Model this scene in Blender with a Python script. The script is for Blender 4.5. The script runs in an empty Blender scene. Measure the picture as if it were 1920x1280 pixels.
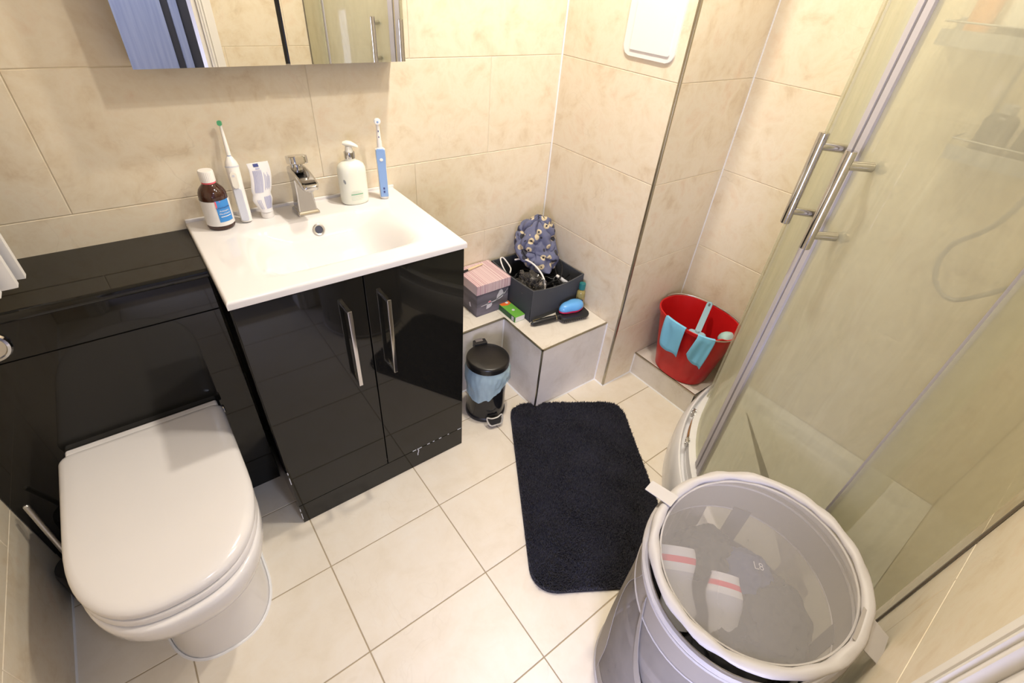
import bpy, bmesh, math, random
from mathutils import Vector, Matrix, noise
import numpy as np
random.seed(7)
scene = bpy.context.scene
col = scene.collection
PI = math.pi

# ------------------------------------------------------------------ camera, world, lights, exposure
cam = bpy.data.cameras.new('camera')
cam.sensor_fit = 'HORIZONTAL'; cam.sensor_width = 36.0
cam.lens = 902.4 / 1920 * 36.0
cam.clip_start = 0.01
camo = bpy.data.objects.new('camera', cam); col.objects.link(camo)
camo.location = (-0.059, -1.478, 1.4475)
camo.rotation_euler = (0.9081, -0.0724, -0.6427)
scene.camera = camo

world = bpy.data.worlds.new('world'); scene.world = world; world.use_nodes = True
world.node_tree.nodes['Background'].inputs[0].default_value = (0.55, 0.62, 0.9, 1)
world.node_tree.nodes['Background'].inputs[1].default_value = 0.15

def area_light(name, loc, energy, color, size, rot=(0, 0, 0), spread=PI, sy=None):
    l = bpy.data.lights.new(name, 'AREA'); l.energy = energy; l.color = color
    if sy: l.shape = 'RECTANGLE'; l.size = size; l.size_y = sy
    else: l.shape = 'DISK'; l.size = size
    l.spread = spread
    o = bpy.data.objects.new(name, l); col.objects.link(o); o.location = loc; o.rotation_euler = rot
    return o
CEIL = 2.30
WARM = (1.0, 0.92, 0.80)
LAMPS = [((0.82, -0.47), 11.5), ((0.86, -1.02), 8.5), ((1.24, -1.15), 4.5)]
for k, ((lx, ly), e) in enumerate(LAMPS):
    area_light('downlight_lamp', (lx, ly, CEIL - 0.012), e, WARM, 0.075)
# added cool fill in the hall, shining low through the doorway like daylight
area_light('hall_cool_fill', (-0.80, -2.20, 0.70), 15.0, (0.66, 0.68, 1.0), 0.8, (math.radians(72), 0, math.radians(-46)), spread=math.radians(110), sy=0.8)
area_light('hall_door_fill', (0.30, -2.15, 2.26), 9.0, (0.70, 0.78, 1.0), 0.25)  # added overhead fill that brightens the hall door in the mirror

vs = scene.view_settings
vs.view_transform = 'Standard'; vs.look = 'None'; vs.gamma = 1.0; vs.use_curve_mapping = False
vs.exposure = 0.48
scene.cycles.max_bounces = 7; scene.cycles.diffuse_bounces = 3; scene.cycles.glossy_bounces = 4; scene.cycles.transmission_bounces = 6; scene.cycles.transparent_max_bounces = 20
scene.cycles.use_adaptive_sampling = True; scene.cycles.adaptive_threshold = 0.05
scene.cycles.caustics_reflective = False; scene.cycles.caustics_refractive = False
scene.cycles.sample_clamp_indirect = 4.0
try:
    scene.cycles.use_denoising = True; scene.cycles.denoiser = 'OPENIMAGEDENOISE'
except Exception: pass

# ------------------------------------------------------------------ materials
MATS = {}
def S(v): return tuple(v) + (1.0,) if len(v) == 3 else tuple(v)
def mat(name, color, rough=0.5, metal=0.0, spec=0.5, coat=0.0, trans=0.0, ior=1.45, sheen=0.0, emit=None, alpha=1.0):
    m = bpy.data.materials.new(name); m.use_nodes = True
    b = m.node_tree.nodes['Principled BSDF']
    b.inputs['Base Color'].default_value = S(color); b.inputs['Roughness'].default_value = rough
    b.inputs['Metallic'].default_value = metal; b.inputs['Specular IOR Level'].default_value = spec
    b.inputs['Coat Weight'].default_value = coat; b.inputs['Transmission Weight'].default_value = trans
    b.inputs['IOR'].default_value = ior; b.inputs['Sheen Weight'].default_value = sheen
    b.inputs['Alpha'].default_value = alpha
    if emit: b.inputs['Emission Color'].default_value = S(emit[0]); b.inputs['Emission Strength'].default_value = emit[1]
    MATS[name] = m
    return m
def N(m, t, **kw):
    n = m.node_tree.nodes.new(t)
    for k, v in kw.items(): setattr(n, k, v)
    return n
def L(m, a, b): m.node_tree.links.new(a, b)
def bsdf(m): return m.node_tree.nodes['Principled BSDF']
def ramp(m, stops):
    r = N(m, 'ShaderNodeValToRGB'); e = r.color_ramp.elements
    while len(e) < len(stops): e.new(0.5)
    for x, (p, c) in zip(e, stops): x.position = p; x.color = S(c)
    return r
def position(m, scale=(1, 1, 1), rnd=True, local=False):
    if local:
        src = N(m, 'ShaderNodeTexCoord').outputs['Object']
    else:
        src = N(m, 'ShaderNodeNewGeometry').outputs['Position']
    mp = N(m, 'ShaderNodeMapping'); mp.inputs['Scale'].default_value = scale
    L(m, src, mp.inputs['Vector'])
    if rnd:
        oi = N(m, 'ShaderNodeObjectInfo'); mu = N(m, 'ShaderNodeMath', operation='MULTIPLY'); mu.inputs[1].default_value = 37.0
        L(m, oi.outputs['Random'], mu.inputs[0]); L(m, mu.outputs[0], mp.inputs['Location'])
    return mp.outputs['Vector']
def tile_mat(name, stops, rough, veins, bump=0.02):
    m = mat(name, (0.8, 0.7, 0.5), rough)
    v = position(m)
    n1 = N(m, 'ShaderNodeTexNoise'); n1.inputs['Scale'].default_value = 11.0; n1.inputs['Detail'].default_value = 5.0; n1.inputs['Roughness'].default_value = 0.66; n1.inputs['Distortion'].default_value = 0.35
    L(m, v, n1.inputs['Vector'])
    r = ramp(m, stops); L(m, n1.outputs['Fac'], r.inputs['Fac'])
    n2 = N(m, 'ShaderNodeTexNoise'); n2.inputs['Scale'].default_value = 5.0; n2.inputs['Detail'].default_value = 3.0; n2.inputs['Distortion'].default_value = 1.6
    L(m, v, n2.inputs['Vector'])
    vr = ramp(m, [(0.488, (0, 0, 0)), (0.5, (1, 1, 1)), (0.512, (0, 0, 0))]); L(m, n2.outputs['Fac'], vr.inputs['Fac'])
    n3 = N(m, 'ShaderNodeTexNoise'); n3.inputs['Scale'].default_value = 4.0; L(m, v, n3.inputs['Vector'])
    mr = N(m, 'ShaderNodeMapRange'); mr.inputs[1].default_value = 0.5; mr.inputs[2].default_value = 0.75; mr.inputs[4].default_value = veins
    L(m, n3.outputs['Fac'], mr.inputs[0])
    mu = N(m, 'ShaderNodeMath', operation='MULTIPLY'); L(m, vr.outputs['Color'], mu.inputs[0]); L(m, mr.outputs[0], mu.inputs[1])
    mx = N(m, 'ShaderNodeMixRGB'); mx.inputs['Color2'].default_value = (0.36, 0.27, 0.17, 1)
    L(m, mu.outputs[0], mx.inputs['Fac']); L(m, r.outputs['Color'], mx.inputs['Color1'])
    L(m, mx.outputs['Color'], bsdf(m).inputs['Base Color'])
    return m
tile_mat('wall_tile', [(0.30, (0.69, 0.565, 0.40)), (0.43, (0.775, 0.67, 0.505)), (0.54, (0.81, 0.72, 0.565)), (0.64, (0.79, 0.67, 0.51)), (0.74, (0.755, 0.60, 0.44))], 0.30, 0.22)
tile_mat('ledge_tile', [(0.30, (0.66, 0.60, 0.52)), (0.5, (0.74, 0.69, 0.62)), (0.72, (0.78, 0.73, 0.66))], 0.28, 0.35)
tile_mat('floor_tile', [(0.30, (0.75, 0.67, 0.55)), (0.5, (0.79, 0.715, 0.605)), (0.72, (0.81, 0.75, 0.655))], 0.42, 0.12)
mat('grout', (0.70, 0.61, 0.46), 0.9); mat('floor_grout', (0.42, 0.34, 0.23), 0.9)
mat('sealant', (0.86, 0.85, 0.85), 0.35)
mat('plaster', (0.86, 0.84, 0.80), 0.8)
mat('white_paint', (0.85, 0.82, 0.78), 0.35)
mat('hall_dark', (0.10, 0.095, 0.10), 0.6); mat('hall_floor', (0.22, 0.19, 0.17), 0.6)
m = mat('blue_white_door', (0.55, 0.60, 0.80), 0.5)
v = position(m, (60, 60, 3)); n = N(m, 'ShaderNodeTexNoise'); n.inputs['Scale'].default_value = 1.0; n.inputs['Detail'].default_value = 4; L(m, v, n.inputs['Vector'])
r = ramp(m, [(0.3, (0.46, 0.52, 0.74)), (0.7, (0.62, 0.67, 0.85))]); L(m, n.outputs['Fac'], r.inputs['Fac']); L(m, r.outputs['Color'], bsdf(m).inputs['Base Color'])
mat('ceramic', (0.80, 0.77, 0.755), 0.08, spec=0.6)
mat('seat_plastic', (0.77, 0.735, 0.715), 0.16, spec=0.5)
mat('gloss_black', (0.010, 0.0095, 0.008), 0.035, spec=0.42)
mat('black_edge', (0.012, 0.012, 0.012), 0.2)
mat('chrome', (0.56, 0.55, 0.54), 0.10, 1.0)
mat('brushed_metal', (0.42, 0.39, 0.31), 0.28, 1.0)
mat('satin_metal', (0.62, 0.61, 0.60), 0.3, 1.0)
mat('mirror', (0.93, 0.94, 0.93), 0.0, 1.0)
mat('pedal_steel', (0.62, 0.61, 0.60), 0.35, 0.6); mat('black_plastic', (0.014, 0.014, 0.016), 0.35)
mat('black_enamel', (0.012, 0.012, 0.013), 0.12)
mat('dark_lid', (0.012, 0.011, 0.0105), 0.30)
mat('white_plastic', (0.84, 0.81, 0.78), 0.3); mat('warm_white_plastic', (0.84, 0.80, 0.72), 0.35)
mat('brush_blue', (0.25, 0.40, 0.72), 0.35); mat('pale_grey_blue', (0.62, 0.64, 0.72), 0.35)
mat('green_plastic', (0.10, 0.45, 0.22), 0.5)
mat('amber_glass', (0.045, 0.014, 0.008), 0.08, spec=0.7)
mat('label_white', (0.78, 0.76, 0.74), 0.5); mat('label_blue', (0.05, 0.26, 0.66), 0.5); mat('label_red', (0.80, 0.12, 0.16), 0.5)
mat('hole_dark', (0.06, 0.065, 0.10), 0.4); mat('ink_navy', (0.05, 0.07, 0.25), 0.6); mat('ink_violet', (0.46, 0.47, 0.66), 0.6); mat('ink_white', (0.86, 0.86, 0.86), 0.6); mat('ink_green', (0.12, 0.42, 0.24), 0.6)
mat('ink_grey', (0.30, 0.32, 0.34), 0.6); mat('ink_pale', (0.58, 0.68, 0.58), 0.6)
mat('tube_white', (0.82, 0.80, 0.80), 0.35)
m = mat('lotion', (0.82, 0.83, 0.74), 0.22); bsdf(m).inputs['Subsurface Weight'].default_value = 0.2; bsdf(m).inputs['Subsurface Radius'].default_value = (0.02, 0.02, 0.015)
mat('clear_plastic', (0.82, 0.80, 0.72), 0.15)
mat('oil', (0.72, 0.60, 0.22), 0.08, trans=0.55); mat('teal_cap', (0.02, 0.17, 0.18), 0.35)
mat('red_plastic', (0.60, 0.012, 0.014), 0.28); mat('aqua_cloth', (0.25, 0.66, 0.98), 0.8)
mat('grey_blue_plastic', (0.17, 0.33, 0.42), 0.35); mat('bristle_blue', (0.36, 0.52, 0.66), 0.7); mat('pale_aqua', (0.45, 0.68, 0.66), 0.6)
mat('tool_blue', (0.14, 0.42, 0.85), 0.25); mat('tool_red', (0.62, 0.03, 0.10), 0.3); mat('gold', (0.45, 0.36, 0.16), 0.35, 0.6)
mat('pack_green', (0.15, 0.42, 0.06), 0.45); mat('pack_dark_green', (0.03, 0.12, 0.04), 0.45); mat('pack_orange', (0.80, 0.16, 0.03), 0.45); mat('pack_purple', (0.14, 0.07, 0.25), 0.45)
mat('box_slate', (0.115, 0.105, 0.125), 0.6); mat('bird_white', (0.62, 0.60, 0.64), 0.7)
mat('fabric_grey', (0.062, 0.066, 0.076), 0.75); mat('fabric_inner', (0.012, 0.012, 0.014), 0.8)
mat('cable_black', (0.010, 0.010, 0.011), 0.45); mat('wood_pale', (0.74, 0.58, 0.36), 0.5)
mat('towel_white', (0.80, 0.77, 0.74), 0.9, sheen=0.3)
mat('mat_pile', (0.023, 0.023, 0.040), 0.9, sheen=0.15); mat('mat_back', (0.012, 0.012, 0.018), 0.9)
mat('basket_trim', (0.50, 0.475, 0.465), 0.45); mat('basket_panel', (0.29, 0.262, 0.23), 0.6)
mat('basket_dark', (0.16, 0.15, 0.15), 0.7); mat('cloth_dark', (0.040, 0.037, 0.035), 0.9); mat('cloth_black', (0.018, 0.018, 0.020), 0.9); mat('cloth_navy', (0.05, 0.065, 0.16), 0.9); mat('cloth_grey', (0.40, 0.40, 0.42), 0.9); mat('cloth_white', (0.60, 0.58, 0.56), 0.9); mat('stripe_red', (0.62, 0.06, 0.09), 0.9)
mat('aluminium', (0.70, 0.69, 0.70), 0.28, 0.85); mat('tray_white', (0.82, 0.81, 0.82), 0.18); mat('profile_white', (0.80, 0.79, 0.79), 0.3)
mat('seal_grey', (0.50, 0.48, 0.52), 0.4); mat('seal_dark', (0.20, 0.17, 0.14), 0.5)
mat('bottle_orange', (0.75, 0.30, 0.08), 0.35); mat('bottle_grey', (0.30, 0.30, 0.31), 0.35); mat('dull_wire', (0.25, 0.25, 0.25), 0.5, 0.5); mat('rust', (0.45, 0.22, 0.08), 0.8)
mat('lamp_glow', (1, 1, 1), 0.5, emit=((1.0, 0.92, 0.80), 12.0))

# box lid with fine pink pinstripes (print)
m = mat('pink_stripe', (0.7, 0.5, 0.5), 0.55)
tc = N(m, 'ShaderNodeNewGeometry'); sp = N(m, 'ShaderNodeSeparateXYZ'); L(m, tc.outputs['Position'], sp.inputs[0])
w = N(m, 'ShaderNodeTexNoise'); w.noise_dimensions = '1D'; w.inputs['Scale'].default_value = 330.0; w.inputs['Detail'].default_value = 1.0
L(m, sp.outputs['X'], w.inputs['W'])
r = ramp(m, [(0.37, (0.42, 0.18, 0.24)), (0.46, (0.66, 0.48, 0.50)), (0.60, (0.72, 0.60, 0.60))]); L(m, w.outputs['Fac'], r.inputs['Fac']); L(m, r.outputs['Color'], bsdf(m).inputs['Base Color'])
# slate box print: soft grey wash
m = MATS['box_slate']; v = position(m, (6, 6, 22), False); n = N(m, 'ShaderNodeTexNoise'); n.inputs['Scale'].default_value = 1.0; n.inputs['Detail'].default_value = 4; L(m, v, n.inputs['Vector'])
r = ramp(m, [(0.4, (0.085, 0.080, 0.095)), (0.7, (0.20, 0.18, 0.22))]); L(m, n.outputs['Fac'], r.inputs['Fac']); L(m, r.outputs['Color'], bsdf(m).inputs['Base Color'])
# patterned scarf: blue-grey jersey with plain cream rings and dark blots
m = mat('scarf', (0.2, 0.2, 0.3), 0.85)
v = position(m, (1, 1, 1), False, True)
vo = N(m, 'ShaderNodeTexVoronoi'); vo.inputs['Scale'].default_value = 27.0; vo.inputs['Randomness'].default_value = 0.6; L(m, v, vo.inputs['Vector'])
ns = N(m, 'ShaderNodeTexNoise'); ns.inputs['Scale'].default_value = 60.0; L(m, v, ns.inputs['Vector'])
ad = N(m, 'ShaderNodeMath', operation='MULTIPLY_ADD'); ad.inputs[1].default_value = 0.22; ad.inputs[2].default_value = -0.11; L(m, ns.outputs['Fac'], ad.inputs[0])
dd = N(m, 'ShaderNodeMath', operation='ADD'); L(m, vo.outputs['Distance'], dd.inputs[0]); L(m, ad.outputs[0], dd.inputs[1])
r = ramp(m, [(0.0, (0.03, 0.03, 0.04)), (0.13, (0.62, 0.52, 0.34)), (0.34, (0.135, 0.145, 0.235)), (0.345, (0.135, 0.145, 0.235))]); r.color_ramp.interpolation = 'CONSTANT'
L(m, dd.outputs[0], r.inputs['Fac'])
vo2 = N(m, 'ShaderNodeTexVoronoi'); vo2.inputs['Scale'].default_value = 22.0; L(m, v, vo2.inputs['Vector'])
r2 = ramp(m, [(0.0, (1, 1, 1)), (0.30, (0, 0, 0))]); r2.color_ramp.interpolation = 'CONSTANT'; L(m, vo2.outputs['Distance'], r2.inputs['Fac'])
mx = N(m, 'ShaderNodeMixRGB'); mx.inputs['Color2'].default_value = (0.045, 0.045, 0.055, 1); L(m, r2.outputs['Color'], mx.inputs['Fac']); L(m, r.outputs['Color'], mx.inputs['Color1'])
L(m, mx.outputs['Color'], bsdf(m).inputs['Base Color'])

def sheet_mat(name, tint, haze_col, lo, hi, scale, gloss=0.0, transl=0.0, rough=0.05):
    """clear or hazy sheet: see-through, part scattering film, fresnel sheen"""
    m = bpy.data.materials.new(name); m.use_nodes = True; MATS[name] = m
    nt = m.node_tree; nt.nodes.remove(nt.nodes['Principled BSDF']); out = nt.nodes['Material Output']
    tr = N(m, 'ShaderNodeBsdfTransparent'); tr.inputs[0].default_value = S(tint)
    di = N(m, 'ShaderNodeBsdfDiffuse'); di.inputs[0].default_value = S(haze_col)
    tl = N(m, 'ShaderNodeBsdfTranslucent'); tl.inputs[0].default_value = S(haze_col)
    dm = N(m, 'ShaderNodeMixShader'); dm.inputs[0].default_value = transl; L(m, di.outputs[0], dm.inputs[1]); L(m, tl.outputs[0], dm.inputs[2])
    v = position(m, scale, False); n = N(m, 'ShaderNodeTexNoise'); n.inputs['Scale'].default_value = 1.0; n.inputs['Detail'].default_value = 3; n.inputs['Roughness'].default_value = 0.65; n.inputs['Distortion'].default_value = 0.6
    L(m, v, n.inputs['Vector'])
    mr = N(m, 'ShaderNodeMapRange'); mr.inputs[1].default_value = 0.3; mr.inputs[2].default_value = 0.7; mr.inputs[3].default_value = lo; mr.inputs[4].default_value = hi; L(m, n.outputs['Fac'], mr.inputs[0])
    mx = N(m, 'ShaderNodeMixShader'); L(m, mr.outputs[0], mx.inputs[0]); L(m, tr.outputs[0], mx.inputs[1]); L(m, dm.outputs[0], mx.inputs[2])
    if gloss > 0:
        gl = N(m, 'ShaderNodeBsdfGlossy'); gl.inputs['Roughness'].default_value = rough; gl.inputs[0].default_value = (0.9, 0.9, 0.9, 1)
        lw = N(m, 'ShaderNodeFresnel'); lw.inputs['IOR'].default_value = 1.45
        mm = N(m, 'ShaderNodeMath', operation='MULTIPLY'); mm.inputs[1].default_value = gloss; L(m, lw.outputs[0], mm.inputs[0])
        m2 = N(m, 'ShaderNodeMixShader'); L(m, mm.outputs[0], m2.inputs[0]); L(m, mx.outputs[0], m2.inputs[1]); L(m, gl.outputs[0], m2.inputs[2]); mx = m2
    L(m, mx.outputs[0], out.inputs['Surface'])
    return m
sheet_mat('shower_glass', (0.945, 0.955, 0.90), (0.80, 0.785, 0.665), 0.31, 0.40, (16, 16, 4.0), gloss=0.06, transl=0.35)
sheet_mat('mesh_net', (0.97, 0.96, 0.96), (0.50, 0.475, 0.46), 0.37, 0.41, (3, 3, 3))
sheet_mat('mesh_side', (0.95, 0.94, 0.93), (0.44, 0.40, 0.35), 0.42, 0.54, (8, 8, 6))
sheet_mat('poly_bag', (0.84, 0.83, 0.81), (0.34, 0.32, 0.30), 0.04, 0.24, (40, 40, 40), gloss=1.0, rough=0.12)
sheet_mat('bin_film', (0.75, 0.92, 0.95), (0.62, 0.84, 0.92), 0.85, 0.97, (30, 30, 14), gloss=0.6, transl=0.35, rough=0.25)

# ------------------------------------------------------------------ mesh helpers
MAT_OF = {}
def bm_new(): return bmesh.new()
def box(bm, x0, x1, y0, y1, z0, z1, bev=0.0, seg=2, M=None):
    r = bmesh.ops.create_cube(bm, size=1.0); vs_ = r['verts']
    for v in vs_:
        v.co = Vector(((x0 + x1) / 2 + v.co.x * (x1 - x0), (y0 + y1) / 2 + v.co.y * (y1 - y0), (z0 + z1) / 2 + v.co.z * (z1 - z0)))
    if bev > 0:
        es = list({e for v in vs_ for e in v.link_edges})
        rr = bmesh.ops.bevel(bm, geom=es, offset=bev, segments=seg, affect='EDGES', profile=0.5)
        vs_ = list({v for f in rr['faces'] for v in f.verts} | {v for v in vs_ if v.is_valid})
    if M is not None: bmesh.ops.transform(bm, matrix=M, verts=vs_)
    return bm
def loft(bm, rings, closed=True, cap0=True, cap1=True):
    vr = [[bm.verts.new(p) for p in ring] for ring in rings]
    n = len(vr[0])
    for a, b in zip(vr[:-1], vr[1:]):
        for i in range(n if closed else n - 1):
            j = (i + 1) % n
            try: bm.faces.new((a[i], a[j], b[j], b[i]))
            except ValueError: pass
    if cap0: bm.faces.new(list(reversed(vr[0])))
    if cap1: bm.faces.new(vr[-1])
    return bm
def circ(cx, cy, z, r, n=32, ry=None, e=2.0, a0=0.0):
    ry = r if ry is None else ry; out = []
    for i in range(n):
        a = a0 + 2 * PI * i / n; c, s = math.cos(a), math.sin(a)
        out.append(Vector((cx + r * math.copysign(abs(c) ** (2 / e), c), cy + ry * math.copysign(abs(s) ** (2 / e), s), z)))
    return out
def lathe(bm, prof, cx=0, cy=0, z0=0, n=32, cap0=True, cap1=True):
    return loft(bm, [circ(cx, cy, z0 + z, max(r, 1e-4), n) for r, z in prof], True, cap0, cap1)
def tube(bm, pts, r, n=8, closed=False):
    pts = [Vector(p) for p in pts]; rings = []; up = None; m = len(pts)
    for i, p in enumerate(pts):
        if closed: t = pts[(i + 1) % m] - pts[i - 1]
        else: t = pts[min(i + 1, m - 1)] - pts[max(i - 1, 0)]
        t.normalize()
        if up is None: up = Vector((0, 0, 1)) if abs(t.z) < 0.9 else Vector((1, 0, 0))
        s = t.cross(up)
        if s.length < 1e-4: s = t.cross(Vector((0.3, 1, 0.1)))
        s.normalize(); u = s.cross(t).normalized(); up = u
        rr = r[i] if isinstance(r, (list, tuple)) else r
        rings.append([p + rr * (math.cos(2 * PI * k / n) * s + math.sin(2 * PI * k / n) * u) for k in range(n)])
    if closed: rings.append(rings[0])
    if closed:
        vr = [[bm.verts.new(p) for p in ring] for ring in rings[:-1]]
        for i in range(m):
            a, b = vr[i], vr[(i + 1) % m]
            for k in range(n): bm.faces.new((a[k], a[(k + 1) % n], b[(k + 1) % n], b[k]))
        return bm
    return loft(bm, rings)
def smooth_path(pts, n=8, closed=False):
    pts = [Vector(p) for p in pts]; out = []; m = len(pts)
    rng = range(m) if closed else range(m - 1)
    for i in rng:
        p0 = pts[i - 1] if (closed or i > 0) else pts[0]; p1 = pts[i]; p2 = pts[(i + 1) % m]; p3 = pts[(i + 2) % m] if (closed or i + 2 < m) else pts[-1]
        for k in range(n):
            t = k / n
            out.append(0.5 * ((2 * p1) + (p2 - p0) * t + (2 * p0 - 5 * p1 + 4 * p2 - p3) * t * t + (-p0 + 3 * p1 - 3 * p2 + p3) * t ** 3))
    if not closed: out.append(pts[-1])
    return out
def prism(bm, poly, z0, z1, M=None, bev=0.0):
    """extrude a 2D polygon (x, y) from z0 to z1, optional matrix"""
    r = [[Vector((x, y, z)) for x, y in poly] for z in (z0, z1)]
    if M is not None: r = [[M @ p for p in q] for q in r]
    b0 = len(bm.verts)
    loft(bm, r)
    if bev > 0:
        bm.verts.ensure_lookup_table(); vs_ = bm.verts[b0:]
        cap = [f for f in {f for v in vs_ for f in v.link_faces} if len(f.verts) == len(poly)]
        es = list({e for f in cap for e in f.edges})
        bmesh.ops.bevel(bm, geom=es, offset=bev, segments=3, affect='EDGES', profile=0.5)
    return bm
def rrect(x0, x1, y0, y1, r, n=6):
    out = []
    for cx, cy, a in ((x1 - r, y1 - r, 0), (x0 + r, y1 - r, 90), (x0 + r, y0 + r, 180), (x1 - r, y0 + r, 270)):
        for k in range(n + 1):
            t = math.radians(a + 90 * k / n); out.append((cx + r * math.cos(t), cy + r * math.sin(t)))
    return out
ROOT = {}   # object name -> world matrix its vertices are relative to
def rel(o): return ROOT.get(o.name, Matrix.Identity(4)) if o else Matrix.Identity(4)
def obj(name, bm, material, parent=None, world=True, ang=35, normals=True, mesh=None):
    """link a bmesh as one mesh object; world=True means the vertices are in world coordinates"""
    if mesh is None:
        if normals: bmesh.ops.recalc_face_normals(bm, faces=bm.faces[:])
        M = rel(parent)
        if parent is not None and world: bm.transform(M.inverted())
        base = None
        if parent is None and len(bm.verts):
            xs = [v.co.x for v in bm.verts]; ys = [v.co.y for v in bm.verts]; zs = [v.co.z for v in bm.verts]
            base = Vector(((min(xs) + max(xs)) / 2, (min(ys) + max(ys)) / 2, min(zs)))
            bm.transform(Matrix.Translation(-base))
        me = bpy.data.meshes.new(name); bm.to_mesh(me); bm.free()
        for p in me.polygons: p.use_smooth = True
        me.set_sharp_from_angle(angle=math.radians(ang))
    else: me, base, M = mesh, None, rel(parent)
    me.materials.clear(); me.materials.append(MATS[material])
    o = bpy.data.objects.new(name, me); col.objects.link(o)
    if mesh is None:
        wn = o.modifiers.new('flat_faces', 'WEIGHTED_NORMAL'); wn.keep_sharp = True; wn.weight = 60
    if parent is not None: o.parent = parent; ROOT[o.name] = M
    elif base is not None: o.location = base; ROOT[o.name] = Matrix.Translation(base)
    return o
def tag(o, label, cat=None, group=None, kind=None):
    o['label'] = label
    if cat: o['category'] = cat
    if group: o['group'] = group
    if kind: o['kind'] = kind
    return o
def thing(name, label, cat, loc=(0, 0, 0), rz=0.0, group=None, kind=None):
    o = bpy.data.objects.new(name, None); o.empty_display_size = 0.05; col.objects.link(o)
    o.location = loc; o.rotation_euler = (0, 0, rz)
    ROOT[o.name] = Matrix.Translation(Vector(loc)) @ Matrix.Rotation(rz, 4, 'Z')
    return tag(o, label, cat, group, kind)
def struct(name, bm, material, label, cat): return tag(obj(name, bm, material), label, cat, kind='structure')
def text_geo(s, size):
    c = bpy.data.curves.new('lettering', 'FONT'); c.body = s; c.size = size; c.align_x = 'CENTER'; c.align_y = 'CENTER'; c.resolution_u = 2
    t = bpy.data.objects.new('lettering', c); col.objects.link(t)
    dg = bpy.context.evaluated_depsgraph_get(); dg.update(); me = t.evaluated_get(dg).to_mesh()
    vs_ = [v.co.copy() for v in me.vertices]; fs = [list(p.vertices) for p in me.polygons]
    t.evaluated_get(dg).to_mesh_clear(); bpy.data.objects.remove(t); bpy.data.curves.remove(c)
    return vs_, fs
def text_obj(name, s, size, fn, material, parent):
    """flat lettering; fn maps 2D text coordinates to a world point on the printed surface"""
    vs_, fs = text_geo(s, size); bm = bm_new(); vv = [bm.verts.new(fn(p.x, p.y)) for p in vs_]
    for f in fs:
        try: bm.faces.new([vv[i] for i in f])
        except ValueError: pass
    return obj(name, bm, material, parent, normals=False)
def wrap_patch(bm, cx, cy, r, a0, a1, z0, z1, n=14, rows=1):
    """a label bent round an upright cylinder, angle measured from +x, with a little thickness"""
    out = []
    for rr in (r, r + 0.0006):
        out.append([[bm.verts.new((cx + rr * math.cos(a0 + (a1 - a0) * i / n), cy + rr * math.sin(a0 + (a1 - a0) * i / n), z)) for i in range(n + 1)] for z in (z0, z1)])
    for q in out:
        for i in range(n): bm.faces.new((q[0][i], q[0][i + 1], q[1][i + 1], q[1][i]))
    a, b = out
    for i in range(n):
        bm.faces.new((a[0][i], a[0][i + 1], b[0][i + 1], b[0][i])); bm.faces.new((a[1][i], a[1][i + 1], b[1][i + 1], b[1][i]))
    for k in (0, n): bm.faces.new((a[0][k], a[1][k], b[1][k], b[0][k]))
    return bm
def nz(p, s=1.0, seed=0.0): return noise.noise(Vector((p[0] * s + seed, p[1] * s - seed * 0.7, p[2] * s + seed * 1.3)))

# ------------------------------------------------------------------ the room
XL, XB, XR, YP, YF = -0.578, 1.295, 1.694, -0.522, -1.635
JT, GAP = 0.010, 0.0022      # tile thickness, joint width
def tile(parent, name, material, lo, hi, bev=0.0009):
    bm = bm_new(); box(bm, lo[0], hi[0], lo[1], hi[1], lo[2], hi[2], bev, 1); return obj(name, bm, material, parent, ang=30)
Z0, ROW = -0.0095, 0.305     # wall rows start just under the floor line
def rows(off=Z0):
    z = off; k = 0
    while z < CEIL:
        lo, hi = max(z, 0.0), min(z + ROW, CEIL)
        if hi - lo > 0.02: yield k, lo, hi
        z += ROW; k += 1
def spans(a, b, first, width):
    x = first
    while x > a: x -= width
    while x < b:
        lo, hi = max(x, a), min(x + width, b)
        if hi - lo > 0.012: yield lo, hi
        x += width
g = GAP / 2
# floor
bm = bm_new(); box(bm, XL - 0.05, XR + 0.05, YF - 0.05, 0.05, -0.06, -0.0018)
floor = struct('floor', bm, 'floor_grout', 'cream stone-look tiled bathroom floor with brown grout lines', 'floor')
for x0, x1 in spans(XL, XR, 0.3916, 0.3684):
    for y0, y1 in spans(YF, 0.0, -0.6403, 0.2775):
        if x0 > 0.02 and x1 < 0.59 and y0 > -0.44: continue      # wholly under the vanity
        tile(floor, 'floor_tile', 'floor_tile', (x0 + 0.0016, y0 + 0.0016, -0.012), (x1 - 0.0016, y1 - 0.0016, 0.0))
# back wall
bm = bm_new(); box(bm, XL - 0.05, XR + 0.05, 0.0012, 0.08, -0.06, CEIL)
wall = struct('wall_back', bm, 'grout', 'cream marble-tiled back wall behind the vanity', 'wall')
for k, z0, z1 in rows():
    f = 0.385 if k % 2 == 1 else 0.09
    for x0, x1 in spans(XL, XB, f, 0.60): tile(wall, 'wall_tile', 'wall_tile', (x0 + g, 0.0, z0 + g), (x1 - g, JT, z1 - g))
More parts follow.
